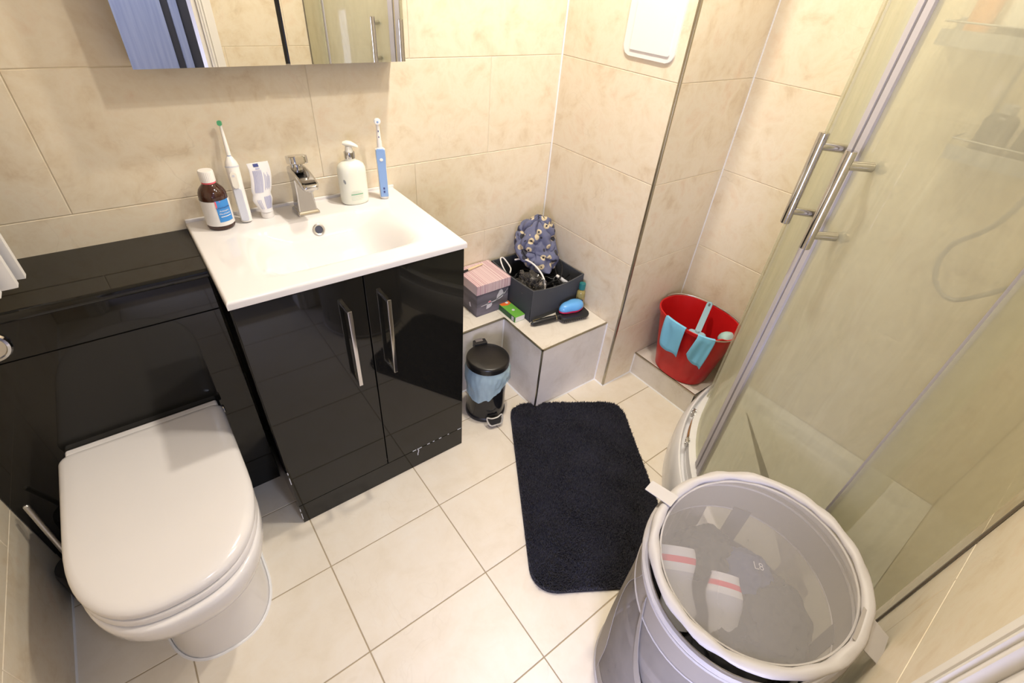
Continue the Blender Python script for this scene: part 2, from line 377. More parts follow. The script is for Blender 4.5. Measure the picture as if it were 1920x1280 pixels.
# boxed-in corner
bm = bm_new(); box(bm, XB + 0.0012, XR + 0.05, YP + 0.0012, 0.0, 0.0, CEIL)
wall = struct('wall_boxing', bm, 'grout', 'tiled boxed-in corner beside the shower', 'wall')
for k, z0, z1 in rows():
    tile(wall, 'wall_tile', 'wall_tile', (XB, YP + 0.006, z0 + g), (XB + JT, -g, z1 - g))
    tile(wall, 'wall_tile', 'wall_tile', (XB + 0.006, YP, z0 + g), (XR - g, YP + JT, z1 - g))
bm = bm_new(); box(bm, XB - 0.0012, XB + 0.008, YP - 0.0012, YP + 0.008, 0.0, CEIL, 0.0008, 1)
struct('trim_1', bm, 'brushed_metal', 'slim metal edge trim on the boxed-in corner', 'trim')
# right wall
bm = bm_new(); box(bm, XR + 0.0012, XR + 0.08, YF - 0.05, YP, -0.06, CEIL)
wall = struct('wall_right', bm, 'grout', 'cream tiled right wall behind the shower and red bucket', 'wall')
for k, z0, z1 in rows():
    for y0, y1 in spans(YF, YP, YP - 0.60 if k % 2 else YP - 0.9, 0.60): tile(wall, 'wall_tile', 'wall_tile', (XR, y0 + g, z0 + g), (XR + JT, y1 - g, z1 - g))
# left wall
bm = bm_new(); box(bm, XL - 0.08, XL - 0.0012, YF - 0.05, 0.05, -0.06, CEIL)
wall = struct('wall_left', bm, 'grout', 'cream tiled left wall beside the toilet', 'wall')
for k, z0, z1 in rows(0.0):
    for y0, y1 in spans(YF, 0.0, -0.36 if k % 2 else -0.66, 0.60): tile(wall, 'wall_tile', 'wall_tile', (XL - JT, y0 + g, z0 + g), (XL, y1 - g, z1 - g))
# front wall with the doorway the photo is taken from
DX0, DX1, DH = -0.40, 0.395, 2.02
bm = bm_new(); box(bm, XL - 0.05, DX0, YF - 0.10, YF - 0.0012, -0.06, CEIL); box(bm, DX1, XR + 0.05, YF - 0.10, YF - 0.0012, -0.06, CEIL); box(bm, DX0, DX1, YF - 0.10, YF - 0.0012, DH, CEIL)
wall = struct('wall_front', bm, 'grout', 'cream tiled wall between the doorway and the shower glass', 'wall')
for k, z0, z1 in rows(0.739 - 3 * ROW):
    for a, b in ((XL, DX0), (DX1, XR)):
        for x0, x1 in spans(a, b, 0.765 + (0.3 if k % 2 else 0), 0.60):
            tile(wall, 'wall_tile', 'wall_tile', (x0 + g, YF - JT, z0 + g), (x1 - g, YF, z1 - g))
bm = bm_new(); box(bm, XL - 0.05, XR + 0.05, YF - 1.2, 0.05, CEIL, CEIL + 0.05)
struct('ceiling', bm, 'plaster', 'plain white ceiling with recessed downlights', 'ceiling')
# white architrave round the doorway, fluted
def architrave(x_in, sgn):
    bm = bm_new(); box(bm, min(x_in, x_in + sgn * 0.058), max(x_in, x_in + sgn * 0.058), YF - 0.001, YF + 0.014, 0.0, DH + 0.07, 0.003)
    for d in (0.012, 0.024): box(bm, x_in + sgn * d - 0.003, x_in + sgn * d + 0.003, YF + 0.010, YF + 0.019, 0.0, DH + 0.05, 0.002)
    box(bm, min(x_in, x_in - sgn * 0.02), max(x_in, x_in - sgn * 0.02), YF - 0.11, YF + 0.002, 0.0, DH, 0.002)
    return bm
struct('trim_2', architrave(DX1, 1), 'white_paint', 'white fluted door architrave on the shower side', 'trim')
struct('trim_3', architrave(DX0, -1), 'white_paint', 'white fluted door architrave on the toilet side', 'trim')
bm = bm_new(); box(bm, DX0 - 0.07, DX1 + 0.07, YF - 0.001, YF + 0.014, DH, DH + 0.07, 0.003)
struct('trim_4', bm, 'white_paint', 'white architrave across the top of the doorway', 'trim')
# hallway beyond, seen in the cabinet mirror
bm = bm_new(); box(bm, -1.2, 1.3, YF - 1.2, YF - 0.05, -0.06, -0.002)
struct('floor_hall', bm, 'hall_floor', 'dark hallway floor beyond the doorway', 'floor')
bm = bm_new(); box(bm, -1.2, 1.3, -2.80, -2.72, -0.06, CEIL)
struct('wall_hall', bm, 'hall_dark', 'dark grey hallway wall beyond the doorway', 'wall')
d = thing('door_1', 'pale blue hallway door seen in the left mirror', 'door', (0.0, -2.70, 0.0), kind='structure')
bm = bm_new(); box(bm, -0.42, 0.37, -2.715, -2.69, 0.0, 2.0, 0.002); obj('door_leaf', bm, 'blue_white_door', d)
bm = bm_new(); box(bm, 0.41, 0.455, -2.715, -2.685, 0.0, 2.05, 0.003); obj('door_frame', bm, 'blue_white_door', d)
bm = bm_new(); tube(bm, [(-0.36, -2.69, 1.0), (-0.36, -2.64, 1.0), (-0.26, -2.64, 1.0)], 0.008); obj('door_handle', bm, 'satin_metal', d)
# white sealant beads in the corners
k = 5
def bead(pts, r, label):
    global k
    bm = bm_new(); tube(bm, pts, r, 6); struct('trim_%d' % k, bm, 'sealant', label, 'sealant'); k += 1
bead([(XB, 0.0, 0.32), (XB, 0.0, CEIL - 0.01)], 0.0042, 'white sealant bead in the corner above the ledge')
bead([(XR, YP, 0.12), (XR, YP, CEIL - 0.01)], 0.0036, 'white sealant bead in the corner above the red bucket')
bead([(XB, -0.468, 0.0), (XB, YP, 0.0)], 0.005, 'short sealant bead under the boxed-in corner')
bead([(XB, YP, 0.0), (1.475, YP, 0.0)], 0.005, 'sealant bead between the boxed-in corner and the floor')
bead([(XL, -0.27, 0.0), (XL, YF + 0.02, 0.0)], 0.004, 'sealant bead along the left wall foot')
bead([(XB, -0.468, 0.0), (XB, -0.468, 0.312)], 0.0045, 'upright sealant bead where the ledge meets the boxing')

# tiled ledge (L shaped) and step
LH, LY, LX, LY2 = 0.3144, -0.468, 0.945, -0.22
bm = bm_new(); box(bm, LX + 0.002, XB - 0.002, LY + 0.002, -0.001, 0.0, LH - 0.002); box(bm, 0.60, LX + 0.002, LY2 + 0.002, -0.001, 0.0, LH - 0.002)
ledge = struct('wall_ledge', bm, 'grout', 'low L-shaped tiled ledge beside the vanity with metal edges', 'ledge')
tile(ledge, 'top_tile', 'ledge_tile', (LX + 0.005, LY + 0.005, LH - 0.01), (XB - 0.001, -0.001, LH))
tile(ledge, 'top_tile', 'ledge_tile', (0.602, LY2 + 0.005, LH - 0.01), (LX + 0.0035, -0.001, LH))
tile(ledge, 'front_tile', 'ledge_tile', (LX + 0.005, LY, 0.0), (XB - 0.001, LY + 0.01, LH - 0.005))
tile(ledge, 'front_tile', 'ledge_tile', (LX, LY + 0.005, 0.0), (LX + 0.01, LY2 - 0.001, LH - 0.005))
tile(ledge, 'front_tile', 'ledge_tile', (0.602, LY2, 0.0), (LX - 0.001, LY2 + 0.01, LH - 0.005))
def strip(parent, a, b, w=0.0065):
    bm = bm_new(); box(bm, min(a[0], b[0]) - w / 2, max(a[0], b[0]) + w / 2, min(a[1], b[1]) - w / 2, max(a[1], b[1]) + w / 2, min(a[2], b[2]) - w / 2, max(a[2], b[2]) + w / 2, 0.001, 1)
    return tag(obj('edge_trim', bm, 'brushed_metal', parent), 'brushed metal edge trim')
strip(ledge, (LX + .002, LY + .002, LH - .0025), (XB - .004, LY + .002, LH - .0025)); strip(ledge, (LX + .002, LY + .002, LH - .0025), (LX + .002, LY2, LH - .0025))
strip(ledge, (0.605, LY2 + .002, LH - .0025), (LX, LY2 + .002, LH - .0025)); strip(ledge, (LX + .002, LY + .002, 0.004), (LX + .002, LY + .002, LH - .008))
for pts in ([(LX, LY2, 0), (LX, LY, 0)], [(LX, LY, 0), (XB, LY, 0)], [(0.602, LY2, 0), (LX, LY2, 0)], [(LX, LY2, 0), (LX, LY2, LH - 0.006)]):
    bm = bm_new(); tube(bm, pts, 0.0045, 6); obj('sealant_bead', bm, 'sealant', ledge)
SH, SX, SY = 0.114, 1.475, -0.845
bm = bm_new(); box(bm, SX + 0.002, XR - 0.001, SY, YP - 0.001, 0.0, SH - 0.002)
step = struct('wall_step', bm, 'grout', 'low tiled step under the red bucket', 'step')
tile(step, 'top_tile', 'ledge_tile', (SX + 0.005, SY, SH - 0.01), (XR - 0.001, YP - 0.001, SH))
tile(step, 'front_tile', 'ledge_tile', (SX, SY, 0.0), (SX + 0.01, YP - 0.001, SH - 0.005))
strip(step, (SX + .002, SY, SH - .0025), (SX + .002, YP - .004, SH - .0025))
for pts in ([(SX, SY, 0), (SX, YP, 0)], [(SX, YP, 0), (SX, YP, SH - 0.004)]):
    bm = bm_new(); tube(bm, pts, 0.0045, 6); obj('sealant_bead', bm, 'sealant', step)

# ------------------------------------------------------------------ toilet cistern unit
UH, UD = 0.8226, -0.254
t = thing('cistern_unit', 'gloss black cistern unit behind the toilet with black worktop', 'cabinet', (-0.29, -0.13, 0.0))
prof = [(0.0, UH - 0.024), (0.0, UH)] + [(UD + 0.010 - 0.010 * math.sin(a), UH - 0.010 + 0.010 * math.cos(a)) for a in [i * PI / 16 for i in range(9)]] + [(UD + 0.010 - 0.010 * math.cos(a), UH - 0.014 - 0.010 * math.sin(a)) for a in [i * PI / 12 for i in range(7)]]
bm = bm_new(); loft(bm, [[Vector((x, y, z)) for y, z in prof] for x in (XL + 0.002, -0.001)]); obj('worktop', bm, 'gloss_black', t)
bm = bm_new(); box(bm, XL + 0.002, -0.003, UD + 0.014, UD + 0.030, 0.706, UH - 0.026, 0.0012); fp = obj('flush_panel', bm, 'gloss_black', t)
bm = bm_new(); box(bm, XL + 0.002, -0.003, UD + 0.014, UD + 0.030, 0.090, 0.7035, 0.0012); obj('front_panel', bm, 'gloss_black', t)
bm = bm_new(); box(bm, XL + 0.002, -0.003, UD + 0.018, UD + 0.030, 0.0, 0.088, 0.0008); obj('plinth', bm, 'gloss_black', t)
bm = bm_new(); box(bm, -0.019, -0.003, UD + 0.031, -0.002, 0.0, UH - 0.026); obj('side_panel', bm, 'black_edge', t)
bm = bm_new()
Mb = Matrix.Translation((-0.4215, UD + 0.014, 0.751)) @ Matrix.Rotation(PI / 2, 4, 'X')
lathe(bm, [(0.037, 0), (0.037, 0.004), (0.034, 0.008), (0.029, 0.009), (0.027, 0.006)], n=36); bm.transform(Mb); fb = obj('flush_button', bm, 'chrome', fp)

# ------------------------------------------------------------------ toilet
tcx = -0.2605
def dring(hw, yb, yf, fl, z, n=15, e=2.4, m=4):
    """D outline: straight back and sides, rounded front; fl = length of the rounded part"""
    ym = yf + fl; out = []
    rb = 0.018
    for k in range(m + 1):
        a = math.radians(90 - 90 * k / m); out.append((tcx + hw - rb + rb * math.cos(a), yb - rb + rb * math.sin(a)))
    for k in range(1, 4): out.append((tcx + hw, yb - rb + (ym - yb + rb) * k / 4))
    for k in range(2 * n + 1):
        a = -PI * k / (2 * n); c, s = math.cos(a), math.sin(a)
        out.append((tcx + hw * math.copysign(abs(c) ** (2 / e), c), ym + fl * math.copysign(abs(s) ** (2 / e), s)))
    for k in range(3, 0, -1): out.append((tcx - hw, yb - rb + (ym - yb + rb) * k / 4))
    for k in range(m + 1):
        a = math.radians(180 - 90 * k / m); out.append((tcx - hw + rb + rb * math.cos(a), yb - rb + rb * math.sin(a)))
    return [Vector((x, y, z)) for x, y in out]
t = thing('toilet', 'white back-to-wall toilet with its lid closed', 'toilet', (tcx, -0.5, 0.0))
bm = bm_new()
YB = UD + 0.012
loft(bm, [dring(0.125, YB, -0.705, 0.17, 0.0), dring(0.124, YB, -0.703, 0.17, 0.02), dring(0.118, YB, -0.695, 0.17, 0.10), dring(0.120, YB, -0.698, 0.18, 0.17), dring(0.132, YB, -0.716, 0.20, 0.215),
          dring(0.153, YB, -0.752, 0.22, 0.255), dring(0.168, YB, -0.780, 0.235, 0.295), dring(0.1755, YB, -0.795, 0.24, 0.335), dring(0.1765, YB, -0.799, 0.24, 0.362), dring(0.176, YB, -0.798, 0.24, 0.376), dring(0.171, YB, -0.790, 0.24, 0.383)])
obj('bowl', bm, 'ceramic', t, ang=50)
bm = bm_new()
loft(bm, [dring(0.170, -0.262, -0.774, 0.24, 0.384), dring(0.1785, -0.262, -0.786, 0.245, 0.387), dring(0.1785, -0.262, -0.786, 0.245, 0.397), dring(0.176, -0.262, -0.783, 0.245, 0.401)])
obj('seat', bm, 'seat_plastic', t, ang=40)
bm = bm_new()
loft(bm, [dring(0.174, -0.262, -0.772, 0.245, 0.402), dring(0.1805, -0.262, -0.780, 0.25, 0.405), dring(0.1810, -0.262, -0.7805, 0.25, 0.414), dring(0.1795, -0.262, -0.778, 0.25, 0.420), dring(0.174, -0.264, -0.771, 0.248, 0.4265), dring(0.164, -0.268, -0.758, 0.242, 0.4305), dring(0.140, -0.28, -0.73, 0.235, 0.4325), dring(0.05, -0.38, -0.62, 0.10, 0.4335)])
obj('lid', bm, 'seat_plastic', t, ang=50)
bm = bm_new(); box(bm, tcx - 0.166, tcx + 0.172, -0.2615, YB + 0.003, 0.384, 0.424, 0.006, 3); hb_ = obj('hinge_cover', bm, 'seat_plastic', t)
bm = bm_new(); lathe(bm, [(0.012, 0), (0.012, 0.010), (0.010, 0.012)], n=20); bm.transform(Matrix.Translation((tcx + 0.172, -0.270, 0.406)) @ Matrix.Rotation(PI / 2, 4, 'Y')); obj('hinge_cap', bm, 'chrome', t)
bm = bm_new()
ring0 = dring(0.1285, YB, -0.7075, 0.17, 0.0); tube(bm, ring0, 0.004, 6); obj('sealant_bead', bm, 'sealant', t)

# ------------------------------------------------------------------ vanity unit
t = thing('vanity_unit', 'gloss black two-door vanity unit under the washbasin', 'cabinet', (0.30, -0.22, 0.0))
VX0, VX1, VY = 0.006, 0.597, -0.456
VT = 0.822
for nm, b in (('side_panel', (VX0, VX0 + 0.016, VY + 0.019, -0.002, 0.0, VT)), ('side_panel', (VX1 - 0.016, VX1, VY + 0.019, -0.002, 0.0, VT)), ('bottom_panel', (VX0 + 0.017, VX1 - 0.017, VY + 0.019, -0.02, 0.088, 0.104)), ('back_panel', (VX0 + 0.017, VX1 - 0.017, -0.018, -0.004, 0.11, 0.60))):
    bm = bm_new(); box(bm, *b, 0.0008, 1); obj(nm, bm, 'gloss_black', t)
bm = bm_new(); box(bm, VX0, VX1, VY, VY + 0.018, 0.0, 0.0865, 0.001); obj('plinth', bm, 'gloss_black', t)
for x0, x1, hx in ((VX0, 0.3005, 0.246), (0.3035, VX1, 0.350)):
    bm = bm_new(); box(bm, x0, x1, VY, VY + 0.018, 0.0885, VT - 0.002, 0.0014, 2); dr = obj('door', bm, 'gloss_black', t)
    bm = bm_new(); box(bm, hx - 0.0055, hx + 0.0055, VY - 0.034, VY - 0.026, 0.505, 0.752, 0.0012)
    for zz in (0.510, 0.747): box(bm, hx - 0.0050, hx + 0.0050, VY - 0.030, VY, zz - 0.005, zz + 0.005, 0.001)
    obj('handle', bm, 'chrome', dr)
bm = bm_new()   # chipped lacquer along the lower edge of the right door
for x0, x1 in ((0.395, 0.408), (0.413, 0.430), (0.452, 0.462), (0.475, 0.481), (0.500, 0.509), (0.536, 0.541), (0.578, 0.592)):
    box(bm, x0, x1, VY - 0.0006, VY + 0.002, 0.0868, 0.0893)
for i in range(5): box(bm, 0.414 + 0.002 * math.sin(i * 1.3), 0.4165 + 0.002 * math.sin(i * 1.3), VY - 0.0006, VY + 0.001, 0.082 - i * 0.0065, 0.0885 - i * 0.0065)
tag(obj('chipped_edge', bm, 'pale_grey_blue', t), 'pale chipped lacquer along the door edge', kind='stuff')
bm = bm_new()
for z0_, z1_ in ((0.02, 0.05), (0.06, 0.075), (0.20, 0.23), (0.245, 0.255)): box(bm, VX0 - 0.0005, VX0 + 0.0015, VY - 0.0005, VY + 0.002, z0_, z1_)
tag(obj('worn_edge', bm, 'pale_grey_blue', t), 'worn pale patches on the corner edge', kind='stuff')

# ------------------------------------------------------------------ washbasin
H, BW, BD = 0.842, 0.605, -0.459
def sst(a, b, x):
    u = max(0.0, min(1.0, (x - a) / (b - a))); return u * u * (3 - 2 * u)
def basin_z(x, y):
    u0, u1, v0, v1 = 0.082, 0.520, -0.402, -0.128
    sl = sst(u0, u0 + 0.15, x) * sst(u1, u1 - 0.13, x)
    sf = sst(v0, v0 + 0.07, y)
    d = (0.046 * sst(v1, v1 - 0.030, y) + 0.050 * sst(v1 - 0.015, v0 + 0.07, y)) * sl * sf
    z = H - d
    e = min(x, BW - x, y - BD); rr = 0.007
    if e < rr: z -= rr - math.sqrt(max(0, rr * rr - (rr - e) ** 2))
    return z
xs = sorted(set([0.0, 0.0012, 0.003, 0.005, 0.007] + [0.007 + (BW - 0.014) * i / 76 for i in range(77)] + [BW - 0.005, BW - 0.003, BW - 0.0012, BW]))
ys = sorted(set([BD, BD + 0.0012, BD + 0.003, BD + 0.005, BD + 0.007] + [BD + 0.007 + (-0.001 - BD - 0.007) * i / 62 for i in range(63)]))
bm = bm_new()
top = [[bm.verts.new((x, y, basin_z(x, y))) for x in xs] for y in ys]
bot = [[bm.verts.new((x, y, min(H - 0.0185, basin_z(x, y) - 0.012))) for x in xs] for y in ys]
for G, fl in ((top, False), (bot, True)):
    for j in range(len(ys) - 1):
        for i in range(len(xs) - 1):
            q = (G[j][i], G[j][i + 1], G[j + 1][i + 1], G[j + 1][i]); bm.faces.new(q[::-1] if fl else q)
nx, ny = len(xs), len(ys)
edge = [(0, i) for i in range(nx)] + [(j, nx - 1) for j in range(1, ny)] + [(ny - 1, i) for i in range(nx - 2, -1, -1)] + [(j, 0) for j in range(ny - 2, 0, -1)]
for a, b in zip(edge, edge[1:] + edge[:1]):
    bm.faces.new((top[a[0]][a[1]], top[b[0]][b[1]], bot[b[0]][b[1]], bot[a[0]][a[1]]))
t = thing('washbasin', 'white ceramic washbasin on the black vanity unit', 'basin', (0.30, -0.22, H - 0.0185))
obj('basin', bm, 'ceramic', t, ang=40)
bm = bm_new(); box(bm, 0.0, BW, -0.010, -0.0005, H - 0.004, H + 0.008, 0.003, 2); obj('upstand', bm, 'ceramic', t)
oy = -0.1455; oz = basin_z(0.303, oy)
nrm = Vector((0, -(basin_z(0.303, oy + 0.002) - basin_z(0.303, oy - 0.002)) / 0.004, 1)).normalized()
Mo = Matrix.Translation((0.303, oy, oz)) @ nrm.to_track_quat('Z', 'Y').to_matrix().to_4x4()
bm = bm_new(); lathe(bm, [(0.0170, -0.001), (0.0170, 0.0025), (0.0145, 0.0042), (0.0112, 0.0025), (0.0112, 0.0006)], n=28, cap1=False); bm.transform(Mo); ov = obj('overflow_ring', bm, 'satin_metal', t)
bm = bm_new(); lathe(bm, [(0.0111, 0.0), (0.0111, 0.0008)], n=24); bm.transform(Mo); obj('overflow_hole', bm, 'hole_dark', t)
bm = bm_new(); lathe(bm, [(0.026, -0.004), (0.026, 0.004), (0.022, 0.006)], 0.303, -0.300, basin_z(0.303, -0.300), 28); obj('waste', bm, 'chrome', t)

# ------------------------------------------------------------------ mixer tap
t = thing('mixer_tap', 'square chrome mixer tap at the back of the washbasin', 'tap', (0.298, -0.072, H))
bm = bm_new(); loft(bm, [[Vector((x, y, z)) for x, y in rrect(0.298 - w, 0.298 + w, -0.072 - w, -0.072 + w, 0.003, 3)] for w, z in ((0.028, H), (0.028, H + 0.005), (0.0245, H + 0.010))]); obj('base_plate', bm, 'chrome', t)
bm = bm_new(); loft(bm, [[Vector((x, y, z)) for x, y in rrect(0.298 - w, 0.298 + w, -0.072 - d0, -0.072 + d1, 0.004, 4)] for w, d0, d1, z in ((0.0235, 0.0235, 0.0235, H + 0.009), (0.0205, 0.020, 0.021, H + 0.05), (0.0205, 0.021, 0.022, H + 0.075), (0.0215, 0.024, 0.024, H + 0.098))]); obj('body', bm, 'chrome', t)
bm = bm_new()
rg = []
for y, zt, th, w in ((-0.050, 0.112, 0.024, 0.0215), (-0.075, 0.112, 0.026, 0.0215), (-0.10, 0.110, 0.022, 0.0215), (-0.130, 0.105, 0.019, 0.0215), (-0.150, 0.100, 0.017, 0.0205), (-0.160, 0.096, 0.013, 0.017), (-0.163, 0.093, 0.008, 0.012)):
    rg.append([Vector((0.298 + a, y, H + zt - th / 2 + b)) for a, b in rrect(-w, w, -th / 2, th / 2, min(0.006, th / 2.2), 3)])
loft(bm, rg); obj('spout', bm, 'chrome', t)
bm = bm_new(); lathe(bm, [(0.009, 0), (0.009, 0.006)], 0.298, -0.148, H + 0.079, 20); obj('aerator', bm, 'satin_metal', t)
bm = bm_new(); pr = [(0.298 + a, -0.070 + b) for a, b in rrect(-0.0215, 0.0215, -0.034, 0.022, 0.012, 5)]
prism(bm, pr, H + 0.122, H + 0.140, Matrix.Translation((0, -0.07, H + 0.13)) @ Matrix.Rotation(math.radians(-12), 4, 'X') @ Matrix.Translation((0, 0.07, -H - 0.13)), 0.003); obj('lever', bm, 'chrome', t)
bm = bm_new(); lathe(bm, [(0.015, 0), (0.015, 0.016)], 0.298, -0.066, H + 0.110, 24); obj('cartridge_collar', bm, 'chrome', t)

t.scale = (1.10, 1.10, 1.13)
# ------------------------------------------------------------------ things on the basin
# brown mouthwash bottle
bx, by = 0.077, -0.068
t = thing('medicine_bottle', 'brown medicine bottle with white cap and blue label, on the basin', 'bottle', (bx, by, H))
bm = bm_new(); lathe(bm, [(0.029, 0), (0.032, 0.003), (0.033, 0.006), (0.033, 0.086), (0.032, 0.094), (0.028, 0.103), (0.020, 0.112), (0.0155, 0.117), (0.0145, 0.124)], bx, by, H, 36); bo = obj('body', bm, 'amber_glass', t)
bm = bm_new(); wrap_patch(bm, bx, by, 0.0332, -PI * 1.2, PI * 0.2, H + 0.013, H + 0.078, 40); lb = obj('label', bm, 'label_white', t)
ac = -PI / 2 + 0.32
bm = bm_new(); wrap_patch(bm, bx, by, 0.0336, ac - 0.46, ac + 0.62, H + 0.024, H + 0.080); obj('label_panel', bm, 'label_blue', lb)
bm = bm_new(); va = [bm.verts.new((bx + 0.0347 * math.cos(a), by + 0.0347 * math.sin(a), z)) for a, z in ((ac - 0.46, H + 0.0795), (ac - 0.05, H + 0.0795), (ac - 0.46, H + 0.060))]; bm.faces.new(va); obj('label_flash', bm, 'label_red', lb, normals=False)
def on_cyl(cx, cy, r, a0, z0): return lambda u, v: Vector((cx + r * math.cos(a0 + u / r), cy + r * math.sin(a0 + u / r), z0 + v))
for s, sz, z, mt in (('Chlorhexidine', 0.0066, 0.0615, 'ink_navy'), ('Antiseptic', 0.0062, 0.053, 'ink_white'), ('Mouthwash', 0.0062, 0.0455, 'ink_white')):
    text_obj('lettering', s, sz, on_cyl(bx, by, 0.0349, ac + 0.06, H + z), mt, lb)
bm = bm_new(); wrap_patch(bm, bx, by, 0.0342, ac - 0.30, ac + 0.50, H + 0.037, H + 0.0385); obj('label_line', bm, 'ink_white', lb)
bm = bm_new(); lathe(bm, [(0.0165, 0.118), (0.0165, 0.122)], bx, by, H, 28); obj('tamper_ring', bm, 'label_red', t)
bm = bm_new()
loft(bm, [[Vector((bx + (r + (0.0006 if i % 2 else 0)) * math.cos(2 * PI * i / 56), by + (r + (0.0006 if i % 2 else 0)) * math.sin(2 * PI * i / 56), H + z)) for i in range(56)] for r, z in ((0.0170, 0.122), (0.0170, 0.146), (0.0158, 0.149))]); obj('cap', bm, 'white_plastic', t)
# white electric toothbrush, leaning back to the wall
def toothbrush(name, label, base, topv, handle_mat, head_mat, L_handle, button_mat, kind):
    base = Vector(base); topv = Vector(topv); ax = (topv - base); Lt = ax.length
    t = thing(name, label, 'toothbrush', base)
    zx = ax.normalized(); xx = Vector((0.95, -0.31, 0.0)).normalized(); yy = zx.cross(xx).normalized(); xx = yy.cross(zx)
    M = Matrix(((xx.x, yy.x, zx.x, base.x), (xx.y, yy.y, zx.y, base.y), (xx.z, yy.z, zx.z, base.z), (0, 0, 0, 1)))
    bm = bm_new(); lathe(bm, kind, 0, 0, 0, 24); bm.transform(M); hd = obj('handle', bm, handle_mat, t)
    return t, M, Lt, hd
t, M, Lt, hd = toothbrush('electric_toothbrush', 'white electric toothbrush with green bristles, beside the brown bottle', (0.139, -0.070, H + 0.002), (0.146, -0.022, H + 0.252), 'white_plastic', None, 0.17, None,
    [(0.0105, 0), (0.0125, 0.003), (0.0128, 0.03), (0.0130, 0.09), (0.0140, 0.12), (0.0142, 0.142), (0.0125, 0.152), (0.0085, 0.160), (0.0055, 0.166)])
bm = bm_new(); lathe(bm, [(0.0146, 0.140), (0.0146, 0.1435)], n=24); bm.transform(M); obj('collar_ring', bm, 'pale_grey_blue', t)
bm = bm_new(); prism(bm, rrect(-0.0068, 0.0068, 0.088, 0.130, 0.0066, 5), 0.0115, 0.0148, M @ Matrix.Rotation(PI / 2, 4, 'X'), 0.0008); bp_ = obj('button_panel', bm, 'warm_white_plastic', t)
bm = bm_new(); lathe(bm, [(0.0028, 0), (0.0028, 0.0008)], n=16); bm.transform(M @ Matrix.Translation((0, -0.0148, 0.120)) @ Matrix.Rotation(PI / 2, 4, 'X')); obj('button', bm, 'pale_grey_blue', bp_)
bm = bm_new(); prism(bm, rrect(-0.0085, 0.0085, 0.004, 0.088, 0.006, 4), 0.0095, 0.0133, M @ Matrix.Rotation(PI / 2, 4, 'X'), 0.001); gp = obj('grip_panel', bm, 'pale_grey_blue', t)
bm = bm_new(); lathe(bm, [(0.0040, 0.165), (0.0040, 0.1685)], n=16); bm.transform(M); tag(obj('neck_ring', bm, 'brush_blue', t), 'blue ring')
bm = bm_new(); lathe(bm, [(0.0052, 0.168), (0.0048, 0.178), (0.0035, 0.215), (0.0030, 0.242)], n=16); bm.transform(M); nk = obj('brush_head', bm, 'white_plastic', t)
bm = bm_new(); prism(bm, rrect(-0.0045, 0.0045, -0.0060, 0.0060, 0.004, 4), -0.002, 0.005, M @ Matrix.Translation((0, -0.004, 0.244)) @ Matrix.Rotation(PI / 2, 4, 'X')); tag(obj('bristles', bm, 'green_plastic', nk), 'green bristles')
t.scale = (1.14, 1.14, 1.0)
# toothpaste tube standing on its cap
tx, ty = 0.196, -0.060
t = thing('toothpaste_tube', 'white toothpaste tube standing on its cap', 'tube', (tx, ty, H))
bm = bm_new(); lathe(bm, [(0.0155, 0), (0.0165, 0.002), (0.0165, 0.016), (0.0145, 0.018)], tx, ty, H, 28); obj('cap', bm, 'white_plastic', t)
tw = 0.22
def tube_ring(s):
    z = 0.018 + s * 0.128; w = 0.0165 + 0.0105 * sst(0, 0.3, s) - 0.004 * math.exp(-((s - 0.36) / 0.06) ** 2); th = 0.0165 * (1 - s) ** 0.8 + 0.0012
    x = tx + 0.006 * s - 0.004 * math.sin(s * 6); y = ty + 0.010 * s
    return [Vector((x + w * math.copysign(abs(math.cos(a)) ** 0.9, math.cos(a)), y + th * math.sin(a) + tw * w * math.cos(a) * 0.25, H + z)) for a in [2 * PI * i / 28 for i in range(28)]]
bm = bm_new(); loft(bm, [tube_ring(s / 16) for s in range(17)]); tb = obj('body', bm, 'tube_white', t, ang=60)
def tube_pt(u, s):
    r = tube_ring(s); i = 21 + u * 6.2; i0 = int(math.floor(i)); f = i - i0; a, b = r[i0 % 28], r[(i0 + 1) % 28]; p = a.lerp(b, f); return p + Vector((0, -0.0009, 0))
def tube_print(u0, u1, s0, s1, mt, nm='print_block'):
    bm = bm_new(); gv = [[bm.verts.new(tube_pt(u0 + (u1 - u0) * i / 5, s0 + (s1 - s0) * j / 6)) for i in range(6)] for j in range(7)]
    for j in range(6):
        for i in range(5): bm.faces.new((gv[j][i], gv[j][i + 1], gv[j + 1][i + 1], gv[j + 1][i]))
    obj(nm, bm, mt, tb, normals=False)
for i in range(9): tube_print(-0.55 + i * 0.07, -0.51 + i * 0.07, 0.42, 0.86, 'ink_violet')
for i in range(6): tube_print(0.16 + i * 0.08, 0.195 + i * 0.08, 0.46 + 0.03 * (i % 2), 0.80 - 0.04 * (i % 3), 'ink_violet')
for i in range(7): tube_print(0.05 + i * 0.09, 0.11 + i * 0.09, 0.08, 0.33, 'ink_violet')
for i in range(3): tube_print(-0.45 + i * 0.12, -0.41 + i * 0.12, 0.08, 0.28, 'ink_violet')
tube_print(-0.32, 0.0, 0.925, 0.985, 'ink_navy'); tube_print(-0.25, 0.0, 0.875, 0.905, 'ink_violet')
